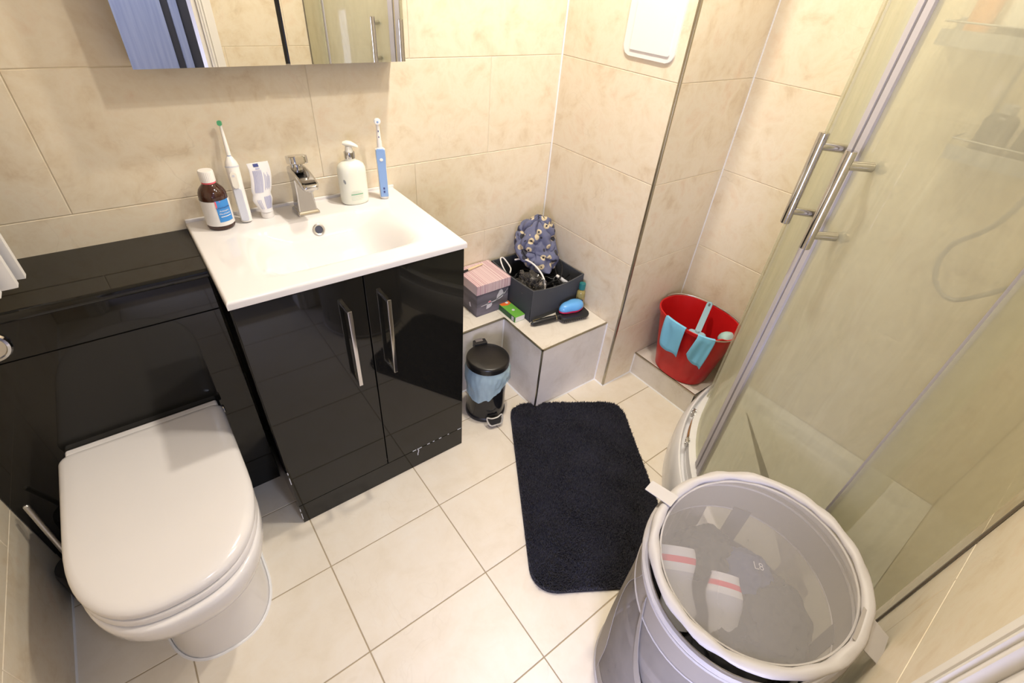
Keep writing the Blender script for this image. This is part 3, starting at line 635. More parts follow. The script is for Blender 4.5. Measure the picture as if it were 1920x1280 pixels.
# pump bottle
px, py = 0.449, -0.066
t = thing('pump_bottle', 'milky pump bottle of lotion beside the blue toothbrush', 'bottle', (px, py, H))
def ell(r, z, k=0.78): return circ(px, py, H + z, r, 40, r * k, 2.3)
bm = bm_new(); loft(bm, [ell(0.029, 0), ell(0.0325, 0.003), ell(0.0335, 0.010), ell(0.0335, 0.085), ell(0.0328, 0.096), ell(0.029, 0.105), ell(0.021, 0.111), ell(0.0125, 0.115), ell(0.011, 0.120, 1)]); obj('body', bm, 'lotion', t, ang=45)
bm = bm_new(); lathe(bm, [(0.0118, 0.120), (0.0125, 0.121), (0.0125, 0.136), (0.0118, 0.137)], px, py, H, 28); obj('collar', bm, 'chrome', t)
bm = bm_new(); lathe(bm, [(0.0095, 0.137), (0.0080, 0.146), (0.0075, 0.152)], px, py, H, 24)
obj('pump_stem', bm, 'clear_plastic', t)
bm = bm_new(); rg = []
for s, w, hh, dz in ((-0.012, 0.007, 0.006, 0.158), (-0.004, 0.0105, 0.010, 0.158), (0.006, 0.0100, 0.009, 0.157), (0.016, 0.007, 0.0065, 0.153), (0.022, 0.0035, 0.004, 0.150)):
    rg.append([Vector((px + 0.85 * s + w * math.cos(a) * 0.5, py - 0.5 * s + w * math.cos(a) * 0.85, H + dz + hh * 0.7 * math.sin(a))) for a in [2 * PI * i / 16 for i in range(16)]])
loft(bm, rg); obj('pump_head', bm, 'clear_plastic', t, ang=60)
def on_pump(a0, z0):
    def f(u, v):
        a = a0 + u / 0.0335; c, s = math.cos(a), math.sin(a)
        return Vector((px + 0.0340 * math.copysign(abs(c) ** (2 / 2.3), c), py + 0.0340 * 0.78 * math.copysign(abs(s) ** (2 / 2.3), s) - 0.0004, H + z0 + v))
    return f
def pump_print(a0, wdt, z0, z1, mt):
    bm = bm_new(); f = on_pump(a0, 0.0); gv = [[bm.verts.new(f(-wdt / 2 + wdt * i / 8, z)) for i in range(9)] for z in (z0, z1)]
    for i in range(8): bm.faces.new((gv[0][i], gv[0][i + 1], gv[1][i + 1], gv[1][i]))
    obj('print_line', bm, mt, t, normals=False)
pa = -PI / 2 - 0.05
pump_print(pa, 0.026, 0.0295, 0.0315, 'ink_green'); pump_print(pa, 0.025, 0.0350, 0.0358, 'ink_pale'); pump_print(pa, 0.018, 0.0385, 0.0393, 'ink_pale')
for i in range(4): pump_print(pa, 0.028 - 0.003 * (i % 2), 0.0255 - i * 0.0036, 0.0262 - i * 0.0036, 'ink_pale')
bm = bm_new(); f = on_pump(pa - 0.78, 0.066); vv = [bm.verts.new(f(0.0035 * math.cos(a) - 0.0015 * math.sin(a), 0.006 * math.sin(a))) for a in [2 * PI * i / 16 for i in range(16)]]; bm.faces.new(vv); obj('leaf_mark', bm, 'ink_grey', t, normals=False)
t.scale = (1.24, 1.15, 1.09)
# blue electric toothbrush
t, M, Lt, hd = toothbrush('electric_toothbrush', 'pale blue electric toothbrush with round white head, right of the lotion', (0.540, -0.078, H + 0.001), (0.541, -0.072, H + 0.200), 'white_plastic', None, 0.13, None,
    [(0.0095, 0), (0.0108, 0.002), (0.0108, 0.09), (0.0112, 0.105), (0.0118, 0.118), (0.0112, 0.128), (0.0065, 0.132)])
bm = bm_new(); pr = [(-0.0092, 0.006), (0.0092, 0.006), (0.0092, 0.085), (0.0104, 0.110), (0.0104, 0.127), (0.006, 0.1305), (-0.006, 0.1305), (-0.0104, 0.127), (-0.0104, 0.110), (-0.0092, 0.085)]
prism(bm, pr, 0.0048, 0.0122, M @ Matrix.Rotation(PI / 2, 4, 'X'), 0.0016); gp = obj('grip_panel', bm, 'brush_blue', t)
bm = bm_new(); lathe(bm, [(0.0038, 0), (0.0038, 0.0010), (0.003, 0.0014)], n=20); bm.transform(M @ Matrix.Translation((0, -0.0122, 0.104)) @ Matrix.Rotation(PI / 2, 4, 'X')); obj('button', bm, 'white_plastic', gp)
for zz in (0.020, 0.029):
    bm = bm_new(); prism(bm, rrect(-0.002, 0.002, zz - 0.003, zz + 0.003, 0.0015, 3), 0.0121, 0.0125, M @ Matrix.Rotation(PI / 2, 4, 'X')); obj('grip_mark', bm, 'ink_navy', gp)
bm = bm_new(); lathe(bm, [(0.0062, 0.131), (0.0058, 0.145), (0.0060, 0.146), (0.0050, 0.150), (0.0040, 0.175), (0.0034, 0.188)], n=18); bm.transform(M); nk = obj('brush_head', bm, 'white_plastic', t)
for zz in (0.158, 0.172):
    bm = bm_new(); prism(bm, rrect(-0.001, 0.001, zz - 0.002, zz + 0.002, 0.0008, 3), 0.0040, 0.0050, M @ Matrix.Rotation(PI / 2, 4, 'X')); obj('head_mark', bm, 'ink_navy', nk)
bm = bm_new(); lathe(bm, [(0.0075, 0), (0.0075, 0.004)], n=24); bm.transform(M @ Matrix.Translation((0, 0.001, 0.1945)) @ Matrix.Rotation(PI / 2, 4, 'X')); obj('head_disc', bm, 'white_plastic', nk)
bm = bm_new(); lathe(bm, [(0.0068, 0.004), (0.0064, 0.0095), (0.0058, 0.010)], n=24); bm.transform(M @ Matrix.Translation((0, 0.001, 0.1945)) @ Matrix.Rotation(PI / 2, 4, 'X')); obj('bristles', bm, 'ink_white', nk)
bm = bm_new(); lathe(bm, [(0.0024, 0.0100), (0.0022, 0.0106)], n=16); bm.transform(M @ Matrix.Translation((0, 0.001, 0.1945)) @ Matrix.Rotation(PI / 2, 4, 'X')); obj('bristle_centre', bm, 'brush_blue', nk)

t.scale = (1.30, 1.25, 1.15)
# ------------------------------------------------------------------ mirror cabinet
MD = -0.080
t = thing('mirror_cabinet', 'two-door mirrored wall cabinet above the washbasin', 'cabinet', (0.32, -0.04, 1.217))
bm = bm_new(); box(bm, 0.009, 0.633, MD + 0.006, -0.0005, 1.218, 1.86); obj('body', bm, 'black_edge', t)
for x0, x1 in ((0.004, 0.3165), (0.3275, 0.637)):
    bm = bm_new(); box(bm, x0, x1, MD, MD + 0.005, 1.2165, 1.865); md = obj('mirror_door', bm, 'mirror', t, ang=20)

# ------------------------------------------------------------------ access panel on the boxing
t = thing('access_panel', 'white rounded plastic access panel on the boxed-in wall', 'panel', (XB, -0.382, 1.252))
Mx = Matrix(((0, 0, -1, XB), (1, 0, 0, 0), (0, 1, 0, 0), (0, 0, 0, 1)))     # (y, z, outwards)
bm = bm_new(); prism(bm, rrect(-0.482, -0.284, 1.253, 1.60, 0.026, 6), 0.0, 0.006, Mx, 0.0022); obj('frame', bm, 'white_plastic', t)
bm = bm_new(); prism(bm, rrect(-0.466, -0.312, 1.270, 1.583, 0.006, 3), 0.0055, 0.0095, Mx, 0.0014); obj('hatch', bm, 'white_plastic', t)

# ------------------------------------------------------------------ things on the ledge
# striped gift box
t = thing('gift_box', 'dark gift box with bird print and pink striped lid', 'box', (0.930, -0.085, LH))
bm = bm_new(); box(bm, 0.850, 1.004, -0.160, -0.008, LH, LH + 0.122, 0.0012); bo = obj('body', bm, 'box_slate', t)
bm = bm_new(); box(bm, 0.845, 1.009, -0.165, -0.003, LH + 0.106, LH + 0.148, 0.0015); obj('lid', bm, 'pink_stripe', t)
def face_poly(name, pts, mt, parent, y=-0.1606):
    bm = bm_new(); prism(bm, pts, 0.0, 0.0005, Matrix(((1, 0, 0, 0), (0, 0, -1, y), (0, 1, 0, 0), (0, 0, 0, 1)))); obj(name, bm, mt, parent)
def bird(cx, cz, s):
    return [(cx + s * a, cz + s * b) for a, b in ((-1.0, -1.0), (-0.2, -0.9), (0.5, -0.6), (0.8, 0.0), (0.6, 0.5), (0.45, 1.0), (0.1, 1.3), (-0.35, 1.1), (-0.6, 0.6), (-0.9, 0.1))]
face_poly('bird_print', bird(0.965, LH + 0.074, 0.020), 'bird_white', bo); face_poly('bird_print', bird(0.912, LH + 0.042, 0.016), 'bird_white', bo)
face_poly('branch_print', [(0.870, LH + 0.046), (0.90, LH + 0.047), (0.94, LH + 0.052), (0.985, LH + 0.074), (1.002, LH + 0.096), (0.986, LH + 0.079), (0.94, LH + 0.056), (0.90, LH + 0.051), (0.870, LH + 0.048)], 'bird_white', bo)
face_poly('red_cap_print', [(0.905, LH + 0.056), (0.917, LH + 0.055), (0.915, LH + 0.060), (0.908, LH + 0.060)], 'label_red', bo, -0.1611)
bm = bm_new(); prism(bm, [(-0.06, LH + 0.03), (-0.05, LH + 0.028), (-0.045, LH + 0.045), (-0.052, LH + 0.05)], 0, 0.0005, Matrix(((0, 0, -1, 0.8495), (1, 0, 0, -0.06), (0, 1, 0, 0), (0, 0, 0, 1)))); obj('bird_print', bm, 'bird_white', bo)
# makeup brush on the lid
t = thing('makeup_brush', 'wooden-handled makeup brush lying on the striped box lid', 'brush', (0.885, -0.085, LH + 0.148))
A, Bq = Vector((0.848, -0.048, LH + 0.153)), Vector((0.962, -0.030, LH + 0.153))
bm = bm_new(); tube(bm, [A.lerp(Bq, s) for s in (0.28, 0.5, 0.8, 0.97, 1.0)], [0.0046, 0.0050, 0.0044, 0.0036, 0.001], 12); obj('handle', bm, 'wood_pale', t)
bm = bm_new(); tube(bm, [A.lerp(Bq, s) for s in (-0.05, 0.0, 0.15, 0.28)], [0.002, 0.0048, 0.0050, 0.0042], 12); obj('bristles', bm, 'black_plastic', t)
# dark fabric storage box with open top (walls + bottom)
GX0, GX1, GY0, GY1, GT = 1.016, 1.288, -0.300, -0.016, 0.462
t = thing('storage_box', 'open charcoal fabric storage box in the ledge corner', 'box', (1.152, -0.158, LH))
bm = bm_new(); nseg = 16
def sag(s): return -0.012 * math.sin(PI * s)
def wall_strip(a, b, nrm_, sagk):
    a = Vector(a); b = Vector(b); nrm_ = Vector(nrm_); R_ = []
    for i in range(nseg + 1):
        s = i / nseg; p = a.lerp(b, s); bow = -0.004 * math.sin(PI * s); zt = GT + sagk * sag(s)
        R_.append([p + nrm_ * 0 , p + nrm_ * bow + Vector((0, 0, (zt - LH) * 0.5)), p + nrm_ * bow * 1.5 + Vector((0, 0, zt - LH)), p + nrm_ * (0.006 + bow * 1.5) + Vector((0, 0, zt - LH)), p + nrm_ * (0.006 + bow) + Vector((0, 0, (zt - LH) * 0.5)), p + nrm_ * 0.006])
    bq = bm_new(); loft(bq, R_); return bq
for nm, a, b, n_, sk in (('front_wall', (GX0, GY0, LH), (GX1, GY0, LH), (0, 1, 0), 1.0), ('back_wall', (GX1, GY1, LH), (GX0, GY1, LH), (0, -1, 0), 0.5), ('left_wall', (GX0, GY1, LH), (GX0, GY0, LH), (1, 0, 0), 0.3), ('right_wall', (GX1, GY0, LH), (GX1, GY1, LH), (-1, 0, 0), 0.6)):
    obj(nm, wall_strip(a, b, n_, sk), 'fabric_grey', t, ang=50)
bm.free()
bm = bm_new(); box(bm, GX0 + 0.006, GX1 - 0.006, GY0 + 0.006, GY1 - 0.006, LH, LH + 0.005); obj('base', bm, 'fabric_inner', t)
bm = bm_new(); tube(bm, [(GX0 - 0.001, GY0 - 0.001, LH + 0.002), (GX0 - 0.001, GY0 - 0.001, GT - 0.004)], 0.0022, 6); obj('corner_seam', bm, 'fabric_grey', t)
# black cables coiled in the box
rnd = random.Random(3)
CG = 'coiled leads in the charcoal storage box'
def coil(cx, cy, cz, r, turns, seed, rad, mt, label, tilt=0.3):
    rr = random.Random(seed); pts = []
    for i in range(turns * 10):
        a = 2 * PI * i / 10; q = r * (0.8 + 0.35 * rr.random())
        pts.append((cx + q * math.cos(a), cy + q * 0.8 * math.sin(a), cz + 0.022 * rr.random() + tilt * q * math.cos(a) * 0.4))
    bm = bm_new(); tube(bm, smooth_path(pts, 4), rad, 7); tag(obj('cable', bm, mt), label, 'cable', CG)
coil(1.185, -0.205, 0.385, 0.055, 3, 1, 0.0036, 'cable_black', 'black coiled lead in front of the patterned scarf')
coil(1.225, -0.235, 0.405, 0.040, 2, 2, 0.0032, 'cable_black', 'thin black lead at the right of the storage box')
coil(1.10, -0.13, 0.40, 0.045, 2, 5, 0.0036, 'cable_black', 'black lead under the left of the scarf')
bm = bm_new(); tube(bm, smooth_path([(1.150, -0.205, 0.40), (1.20, -0.245, 0.436), (1.24, -0.215, 0.462), (1.265, -0.16, 0.474), (1.262, -0.13, 0.468), (1.245, -0.165, 0.44), (1.235, -0.205, 0.405)], 8), 0.0034, 8)
tag(obj('cable', bm, 'cable_black'), 'black lead arching over the right side of the storage box', 'cable', CG)
# white headband-like wire
bm = bm_new(); tube(bm, smooth_path([(1.075, -0.286, 0.425), (1.090, -0.283, 0.452), (1.100, -0.250, 0.484), (1.100, -0.190, 0.505), (1.090, -0.135, 0.505), (1.075, -0.10, 0.49)], 8), 0.0036, 8)
tag(obj('white_cord', bm, 'white_plastic'), 'white cord arching over the clear plastic bag', 'cord')
bm = bm_new(); tube(bm, smooth_path([(1.036, -0.11, 0.43), (1.026, -0.085, 0.462), (1.034, -0.055, 0.484), (1.055, -0.05, 0.478), (1.058, -0.095, 0.455), (1.034, -0.125, 0.452)], 8), 0.003, 8)
tag(obj('white_cord', bm, 'white_plastic'), 'small white cord loop between gift box and scarf', 'cord')
coil(1.215, -0.150, 0.372, 0.050, 3, 11, 0.0040, 'cable_black', 'thick black lead under the right of the scarf')
coil(1.160, -0.250, 0.360, 0.040, 3, 14, 0.0040, 'cable_black', 'thick black lead low at the front of the storage box')
t = thing('small_bottle', 'small pale blue bottle lying among the black leads', 'bottle', (1.225, -0.26, 0.40))
bm = bm_new(); tube(bm, [(1.214, -0.232, 0.432), (1.222, -0.25, 0.424), (1.236, -0.272, 0.414)], 0.0085, 14); obj('body', bm, 'pale_grey_blue', t)
bm = bm_new(); tube(bm, [(1.208, -0.220, 0.437), (1.2135, -0.231, 0.4325)], [0.006, 0.0075], 14); obj('cap', bm, 'white_plastic', t)
# clear plastic bag
def blob(cx, cy, cz, rx, ry, rz, fn, sub=4):
    bm = bm_new(); bmesh.ops.create_icosphere(bm, subdivisions=sub, radius=1.0)
    for v in bm.verts:
        p = v.co.copy(); k_ = fn(p); v.co = Vector((cx + rx * p.x * k_, cy + ry * p.y * k_, cz + rz * p.z * k_))
    return bm
def crumple(seed, amp):
    def f(p):
        a = nz(p, 1.8, seed); b = abs(nz(p, 3.6, seed + 5)); c = abs(nz(p, 7.0, seed + 9)); return 1 + amp * (0.9 * a - 1.3 * b - 0.7 * c + 0.4)
    return f
tag(obj('plastic_bag', blob(1.068, -0.222, 0.425, 0.043, 0.066, 0.062, crumple(2.0, 0.5)), 'poly_bag', ang=50), 'crumpled clear plastic bag in the storage box', 'bag')
# patterned scarf stuffed in the corner
def scarf_fn(p):
    th = math.atan2(p.y, p.x); a = nz(p, 1.2, 3.0); b = nz(p, 2.2, 8.0)
    f1 = (1 - abs(math.sin(1.5 * th + 2.4 * p.z + 1.6 * a + 0.4))) ** 3; f2 = (1 - abs(math.sin(2.5 * th - 1.7 * p.z + 2.2 * b))) ** 3; f3 = (1 - abs(math.sin(3.2 * p.z + 2.0 * a + 1.1 * math.sin(th) + 0.9))) ** 4
    return 1 + 0.15 * a - 0.20 * f1 - 0.15 * f2 - 0.16 * f3 + 0.07 + 0.03 * nz(p, 5.0, 2.0)
bm = bm_new(); bmesh.ops.create_icosphere(bm, subdivisions=6, radius=1.0)
for v in bm.verts:
    p = v.co.copy(); k_ = scarf_fn(p)
    x = 1.176 + 0.094 * p.x * k_; y = -0.100 + 0.076 * p.y * k_; z = 0.545 + 0.108 * p.z * k_
    if p.z < -0.05:          # a flap hangs forward over the leads
        w = min(1.0, (-p.z - 0.05) / 0.9); y -= 0.105 * w * (0.6 + 0.4 * nz(p, 2.0, 4.0)) * (1 if p.y < 0.25 else 0.45); x += 0.012 * w
        z += 0.018 * w * max(0, -p.y)
    v.co = Vector((min(x, 1.2885), min(y, -0.006), z))
tag(obj('patterned_scarf', bm, 'scarf', ang=70), 'bunched blue-grey scarf with cream and black blotches, on the storage box', 'scarf')
# small green carton
t = thing('green_carton', 'small green and orange carton lying beside the storage box', 'carton', (0.985, -0.215, LH), math.radians(1))
bm = bm_new(); box(bm, 0.962, 1.012, -0.270, -0.152, LH, LH + 0.026, 0.0008); bo = obj('carton', bm, 'pack_green', t)
bm = bm_new(); box(bm, 0.964, 1.010, -0.2708, -0.2695, LH + 0.002, LH + 0.024); obj('end_flap', bm, 'label_white', bo)
bm = bm_new(); prism(bm, [(0.9635, -0.1545), (1.0105, -0.1545), (1.0105, -0.176), (0.99, -0.183), (0.9635, -0.176)], LH + 0.0258, LH + 0.0265); obj('orange_print', bm, 'pack_orange', bo)
bm = bm_new(); prism(bm, circ(0.996, -0.166, 0, 0.007, 14) and [(v.x, v.y) for v in circ(0.996, -0.166, 0, 0.007, 14)], LH + 0.0260, LH + 0.0270); obj('white_print', bm, 'label_white', bo)
bm = bm_new(); prism(bm, [(v.x, v.y) for v in circ(0.988, -0.222, 0, 0.0065, 14)], LH + 0.0258, LH + 0.0264); obj('grey_print', bm, 'bird_white', bo)
bm = bm_new(); box(bm, 0.9614, 0.9622, -0.268, -0.154, LH + 0.001, LH + 0.025); obj('side_print', bm, 'pack_dark_green', bo)
bm = bm_new(); box(bm, 0.9608, 0.9616, -0.262, -0.248, LH + 0.004, LH + 0.022); obj('barcode_print', bm, 'label_white', bo)
# oil bottle
ox, oy = 1.266, -0.322
t = thing('oil_bottle', 'small bottle of yellow oil with a teal cap', 'bottle', (ox, oy, LH))
bm = bm_new(); lathe(bm, [(0.014, 0), (0.0165, 0.002), (0.0165, 0.062), (0.015, 0.070), (0.010, 0.077), (0.009, 0.080)], ox, oy, LH, 28); obj('body', bm, 'oil', t)
bm = bm_new(); wrap_patch(bm, ox, oy, 0.0167, -PI * 1.05, -PI * 0.15, LH + 0.012, LH + 0.050, 18); lb = obj('label', bm, 'gold', t)
bm = bm_new(); wrap_patch(bm, ox, oy, 0.0174, -PI * 0.80, -PI * 0.55, LH + 0.034, LH + 0.044, 8); obj('label_mark', bm, 'ink_navy', lb)
bm = bm_new(); lathe(bm, [(0.0118, 0.080), (0.0122, 0.082), (0.0122, 0.100), (0.0112, 0.103)], ox, oy, LH, 24); obj('cap', bm, 'teal_cap', t)
t.scale = (1.12, 1.12, 1.18)
# black paddle hairbrush
ha = math.atan2(-0.375 + 0.322, 1.25 - 1.001)
t = thing('hair_brush', 'black paddle hairbrush with gold line on its handle', 'brush', (1.003, -0.322, LH), ha)
bm = bm_new(); prism(bm, rrect(0.125, 0.258, -0.036, 0.036, 0.018, 6), 0.014, 0.027, None, 0.004); obj('paddle', bm, 'black_plastic', t, world=False)
bm = bm_new()
tube(bm, [(0.135, 0, 0.018), (0.115, 0, 0.017), (0.08, 0, 0.016), (0.04, 0, 0.014), (0.012, 0, 0.012), (0.0, 0, 0.011)], [0.011, 0.0105, 0.0125, 0.0120, 0.0105, 0.004], 16); obj('handle', bm, 'black_plastic', t, world=False)
bm = bm_new(); tube(bm, [(0.008 + 0.032 * (1 - math.cos(a)), 0.0048 * math.sin(a), 0.0235 + 0.0015 * math.cos(a * 0.5)) for a in [2 * PI * i / 24 for i in range(24)]], 0.0008, 6, True); obj('gold_line', bm, 'gold', t, world=False)
bm = bm_new(); tube(bm, [(0.112, 0.0118 * math.cos(a), 0.0172 + 0.0112 * math.sin(a)) for a in [2 * PI * i / 20 for i in range(20)]], 0.0010, 6, True); obj('gold_ring', bm, 'gold', t, world=False)
bm = bm_new()
for i in range(11):
    for j in range(5):
        x = 0.142 + i * 0.0105; y = -0.024 + j * 0.012; tube(bm, [(x, y, 0.0), (x, y, 0.015)], 0.0010, 5)
tag(obj('bristles', bm, 'black_plastic', t, world=False), 'black bristles', kind='stuff')
# blue detangling brush lying on the paddle
t = thing('detangling_brush', 'blue rounded detangling brush resting on the black hairbrush', 'brush', (1.195, -0.345, LH + 0.028), ha + 0.05)
def bean(s, h):
    out = []
    for i in range(40):
        a = 2 * PI * i / 40; c, s_ = math.cos(a), math.sin(a)
        w = 0.031 * (1 - 0.16 * math.exp(-((c + 0.25) / 0.35) ** 2)) + 0.003 * c
        out.append(Vector((0.060 * s * c, w * s * s_ + 0.004 * s * c, h)))
    return out
bm = bm_new(); loft(bm, [bean(0.93, 0.0), bean(0.99, 0.003), bean(1.0, 0.007), bean(0.97, 0.010)]); obj('bristle_base', bm, 'tool_red', t, world=False, ang=60)
bm = bm_new(); loft(bm, [bean(0.985, 0.010), bean(1.0, 0.014), bean(0.97, 0.021), bean(0.90, 0.028), bean(0.76, 0.034), bean(0.5, 0.038), bean(0.2, 0.0395)]); obj('shell', bm, 'tool_blue', t, world=False, ang=70)

# ------------------------------------------------------------------ pedal bin and its liner
cx, cy = 0.776, -0.352
pd = math.atan2(-0.075, -0.016)
t = thing('pedal_bin', 'small black pedal bin between vanity and ledge', 'bin', (cx, cy, 0.0), pd)
bm = bm_new(); lathe(bm, [(0.070, 0.006), (0.075, 0.008), (0.076, 0.02), (0.076, 0.245), (0.074, 0.247)], n=48); obj('body', bm, 'black_enamel', t, world=False)
bm = bm_new(); lathe(bm, [(0.078, 0), (0.0805, 0.003), (0.0805, 0.014), (0.0765, 0.019)], n=48); obj('base_ring', bm, 'black_plastic', t, world=False)
bm = bm_new(); lathe(bm, [(0.0805, 0.251), (0.0830, 0.253), (0.0830, 0.270), (0.0815, 0.276), (0.076, 0.281), (0.05, 0.2845), (0.02, 0.2855)], n=48); obj('lid', bm, 'dark_lid', t, world=False, ang=45)
bm = bm_new(); box(bm, -0.096, -0.066, -0.026, 0.026, 0.262, 0.292, 0.004); hg = obj('hinge', bm, 'black_plastic', t, world=False)
bm = bm_new(); box(bm, -0.097, -0.080, -0.017, 0.012, 0.2915, 0.2935, 0.0006); obj('hinge_plate', bm, 'satin_metal', hg, world=False)
bm = bm_new(); box(bm, 0.070, 0.108, -0.019, 0.019, 0.004, 0.012, 0.002); box(bm, 0.076, 0.080, -0.022, 0.022, 0.010, 0.040, 0.001); pdl = obj('pedal', bm, 'black_plastic', t, world=False)
bm = bm_new(); Mp = Matrix.Translation((0.104, 0, 0.030)) @ Matrix.Rotation(math.radians(48), 4, 'Y')
loop = [(-0.018, -0.031, 0), (-0.011, -0.012, 0), (-0.011, 0.012, 0), (-0.018, 0.031, 0), (-0.002, 0.031, 0), (0.015, 0.022, 0), (0.017, 0.0, 0), (0.015, -0.022, 0), (-0.002, -0.031, 0)]
tube(bm, [Mp @ Vector((p[0], p[1], p[2])) for p in smooth_path(loop, 5, True)], 0.0030, 8, True); obj('pedal_frame', bm, 'pedal_steel', pdl, world=False)
bm = bm_new(); prism(bm, [(p[0] * 0.85, p[1] * 0.85) for p in loop], -0.001, 0.001, Mp); obj('pedal_pad', bm, 'black_plastic', pdl, world=False)
# liner: a crinkled skirt folded over the rim
bm = bm_new(); n = 96; R_ = []
for j in range(13):
    s = j / 12; ring = []
    for i in range(n):
        a = 2 * PI * i / n
        left = 0.5 + 0.5 * math.cos(a - math.radians(205)); right = max(0, math.cos(a - math.radians(10))) ** 2
        hem = 0.195 - 0.090 * left ** 2 - 0.045 * right + 0.012 * noise.noise(Vector((3 * math.cos(a), 3 * math.sin(a), 0)))
        z = 0.2505 + (hem - 0.2505) * s
        bulge = 0.0035 + 0.006 * math.sin(PI * min(1, s * 1.3)) + 0.020 * right * s ** 0.6
        wr = 0.0045 * noise.noise(Vector((6 * math.cos(a), 6 * math.sin(a), s * 3.0))) + 0.003 * noise.noise(Vector((13 * math.cos(a), 13 * math.sin(a), s * 6.0 + 4)))
        r = 0.0765 + bulge + max(-0.003, wr * min(1, s * 5 + 0.1)); ring.append(Vector((cx + r * math.cos(a), cy + r * math.sin(a), z)))
    R_.append(ring)
loft(bm, R_, True, False, False); tag(obj('bin_liner', bm, 'bin_film', ang=60), 'pale blue bin liner folded over the pedal bin rim', 'bin liner')

# ------------------------------------------------------------------ bath mat
ma = math.radians(58.5)
t = thing('bath_mat', 'dark navy shaggy bath mat on the floor', 'bath mat', (0.872, -0.847, 0.0), ma)
hl, hw = 0.3875, 0.240
bm = bm_new(); prism(bm, rrect(-hl, hl, -hw, hw, 0.075, 8), 0.0005, 0.009, None, 0.003); obj('backing', bm, 'mat_back', t, world=False)
rng = np.random.default_rng(5); nT = 46000
P = np.stack([rng.uniform(-hl, hl, nT * 2), rng.uniform(-hw, hw, nT * 2)], 1)
qx = np.maximum(np.abs(P[:, 0]) - (hl - 0.075), 0); qy = np.maximum(np.abs(P[:, 1]) - (hw - 0.075), 0)
P = P[np.hypot(qx, qy) < 0.074][:nT]; nT = len(P)
cl = np.array([noise.noise(Vector((p[0] * 16, p[1] * 16, 0.0))) for p in P]); cl2 = np.array([noise.noise(Vector((p[0] * 9, p[1] * 9, 5.0))) for p in P])
hgt = 0.0105 + 0.0035 * cl + rng.uniform(-0.0015, 0.0015, nT)
lean = np.stack([0.005 * cl2 + rng.normal(0, 0.0024, nT), 0.005 * cl + rng.normal(0, 0.0024, nT)], 1)
ang_ = rng.uniform(0, 2 * PI, nT); V = np.zeros((nT, 4, 3)); rb = 0.0021
for i in range(3):
    V[:, i, 0] = P[:, 0] + rb * np.cos(ang_ + 2 * PI * i / 3); V[:, i, 1] = P[:, 1] + rb * np.sin(ang_ + 2 * PI * i / 3); V[:, i, 2] = 0.0085
V[:, 3, 0] = P[:, 0] + lean[:, 0]; V[:, 3, 1] = P[:, 1] + lean[:, 1]; V[:, 3, 2] = 0.0085 + hgt
idx = (np.arange(nT) * 4)[:, None]; F = np.concatenate([idx + np.array([a, b, 3]) for a, b in ((0, 1), (1, 2), (2, 0))], 0)
me = bpy.data.meshes.new('pile'); me.from_pydata(V.reshape(-1, 3).tolist(), [], F.tolist()); me.update()
tag(obj('pile', None, 'mat_pile', t, mesh=me), 'dark navy shaggy pile', kind='stuff')

# ------------------------------------------------------------------ red bucket and what it holds
bcx, bcy = 1.566, -0.704
def oval(rx, ry, z, n=64, spout=0.0, e=2.35):
    out = []
    for i in range(n):
        a = 2 * PI * i / n; c, s = math.cos(a), math.sin(a)
        x = rx * math.copysign(abs(c) ** (2 / e), c); y = ry * math.copysign(abs(s) ** (2 / e), s)
        d_ = a - math.radians(242); d_ = (d_ + PI) % (2 * PI) - PI
        k_ = 1 - 0.03 * spout * math.exp(-(d_ / 0.16) ** 2)
        out.append(Vector((bcx + x * k_, bcy + y * k_, z + 0.006 * spout * math.exp(-(d_ / 0.13) ** 2))))
    return out
t = thing('bucket', 'red plastic oval bucket on the tiled step', 'bucket', (bcx, bcy, SH))
B0, BT = SH, 0.388
bm = bm_new(); loft(bm, [oval(0.088, 0.108, B0 + 0.001), oval(0.092, 0.113, B0 + 0.005), oval(0.104, 0.138, (B0 + BT) / 2), oval(0.116, 0.158, BT - 0.03), oval(0.118, 0.161, BT - 0.014, 64, 0.5), oval(0.124, 0.167, BT - 0.012, 64, 1), oval(0.124, 0.168, BT, 64, 1), oval(0.119, 0.162, BT, 64, 1), oval(0.114, 0.155, BT - 0.03), oval(0.101, 0.134, (B0 + BT) / 2), oval(0.089, 0.109, B0 + 0.012)]); obj('body', bm, 'red_plastic', t, ang=40)
bm = bm_new(); hp = []
for i in range(25):
    a = math.radians(-62 + 150 * i / 24); hp.append((bcx + 0.1255 * math.copysign(abs(math.cos(a)) ** (2 / 2.35), math.cos(a)), bcy + 0.171 * math.copysign(abs(math.sin(a)) ** (2 / 2.35), math.sin(a)), BT + 0.003))
tube(bm, hp, 0.0028, 8); tag(obj('handle', bm, 'satin_metal', t), 'thin wire carrying handle')
bm = bm_new(); hp = []
for i in range(22):
    a = math.radians(205 + 85 * i / 21); hp.append((bcx + 0.1265 * math.copysign(abs(math.cos(a)) ** (2 / 2.35), math.cos(a)), bcy + 0.1715 * math.copysign(abs(math.sin(a)) ** (2 / 2.35), math.sin(a)), BT + 0.002))
tube(bm, hp, 0.0024, 8); obj('rim_wire', bm, 'satin_metal', t)
def rim_pt(adeg, out=0.0):
    a = math.radians(adeg); c, s = math.cos(a), math.sin(a); rx, ry = 0.124 + out, 0.168 + out
    return Vector((bcx + rx * math.copysign(abs(c) ** (2 / 2.35), c), bcy + ry * math.copysign(abs(s) ** (2 / 2.35), s), 0))
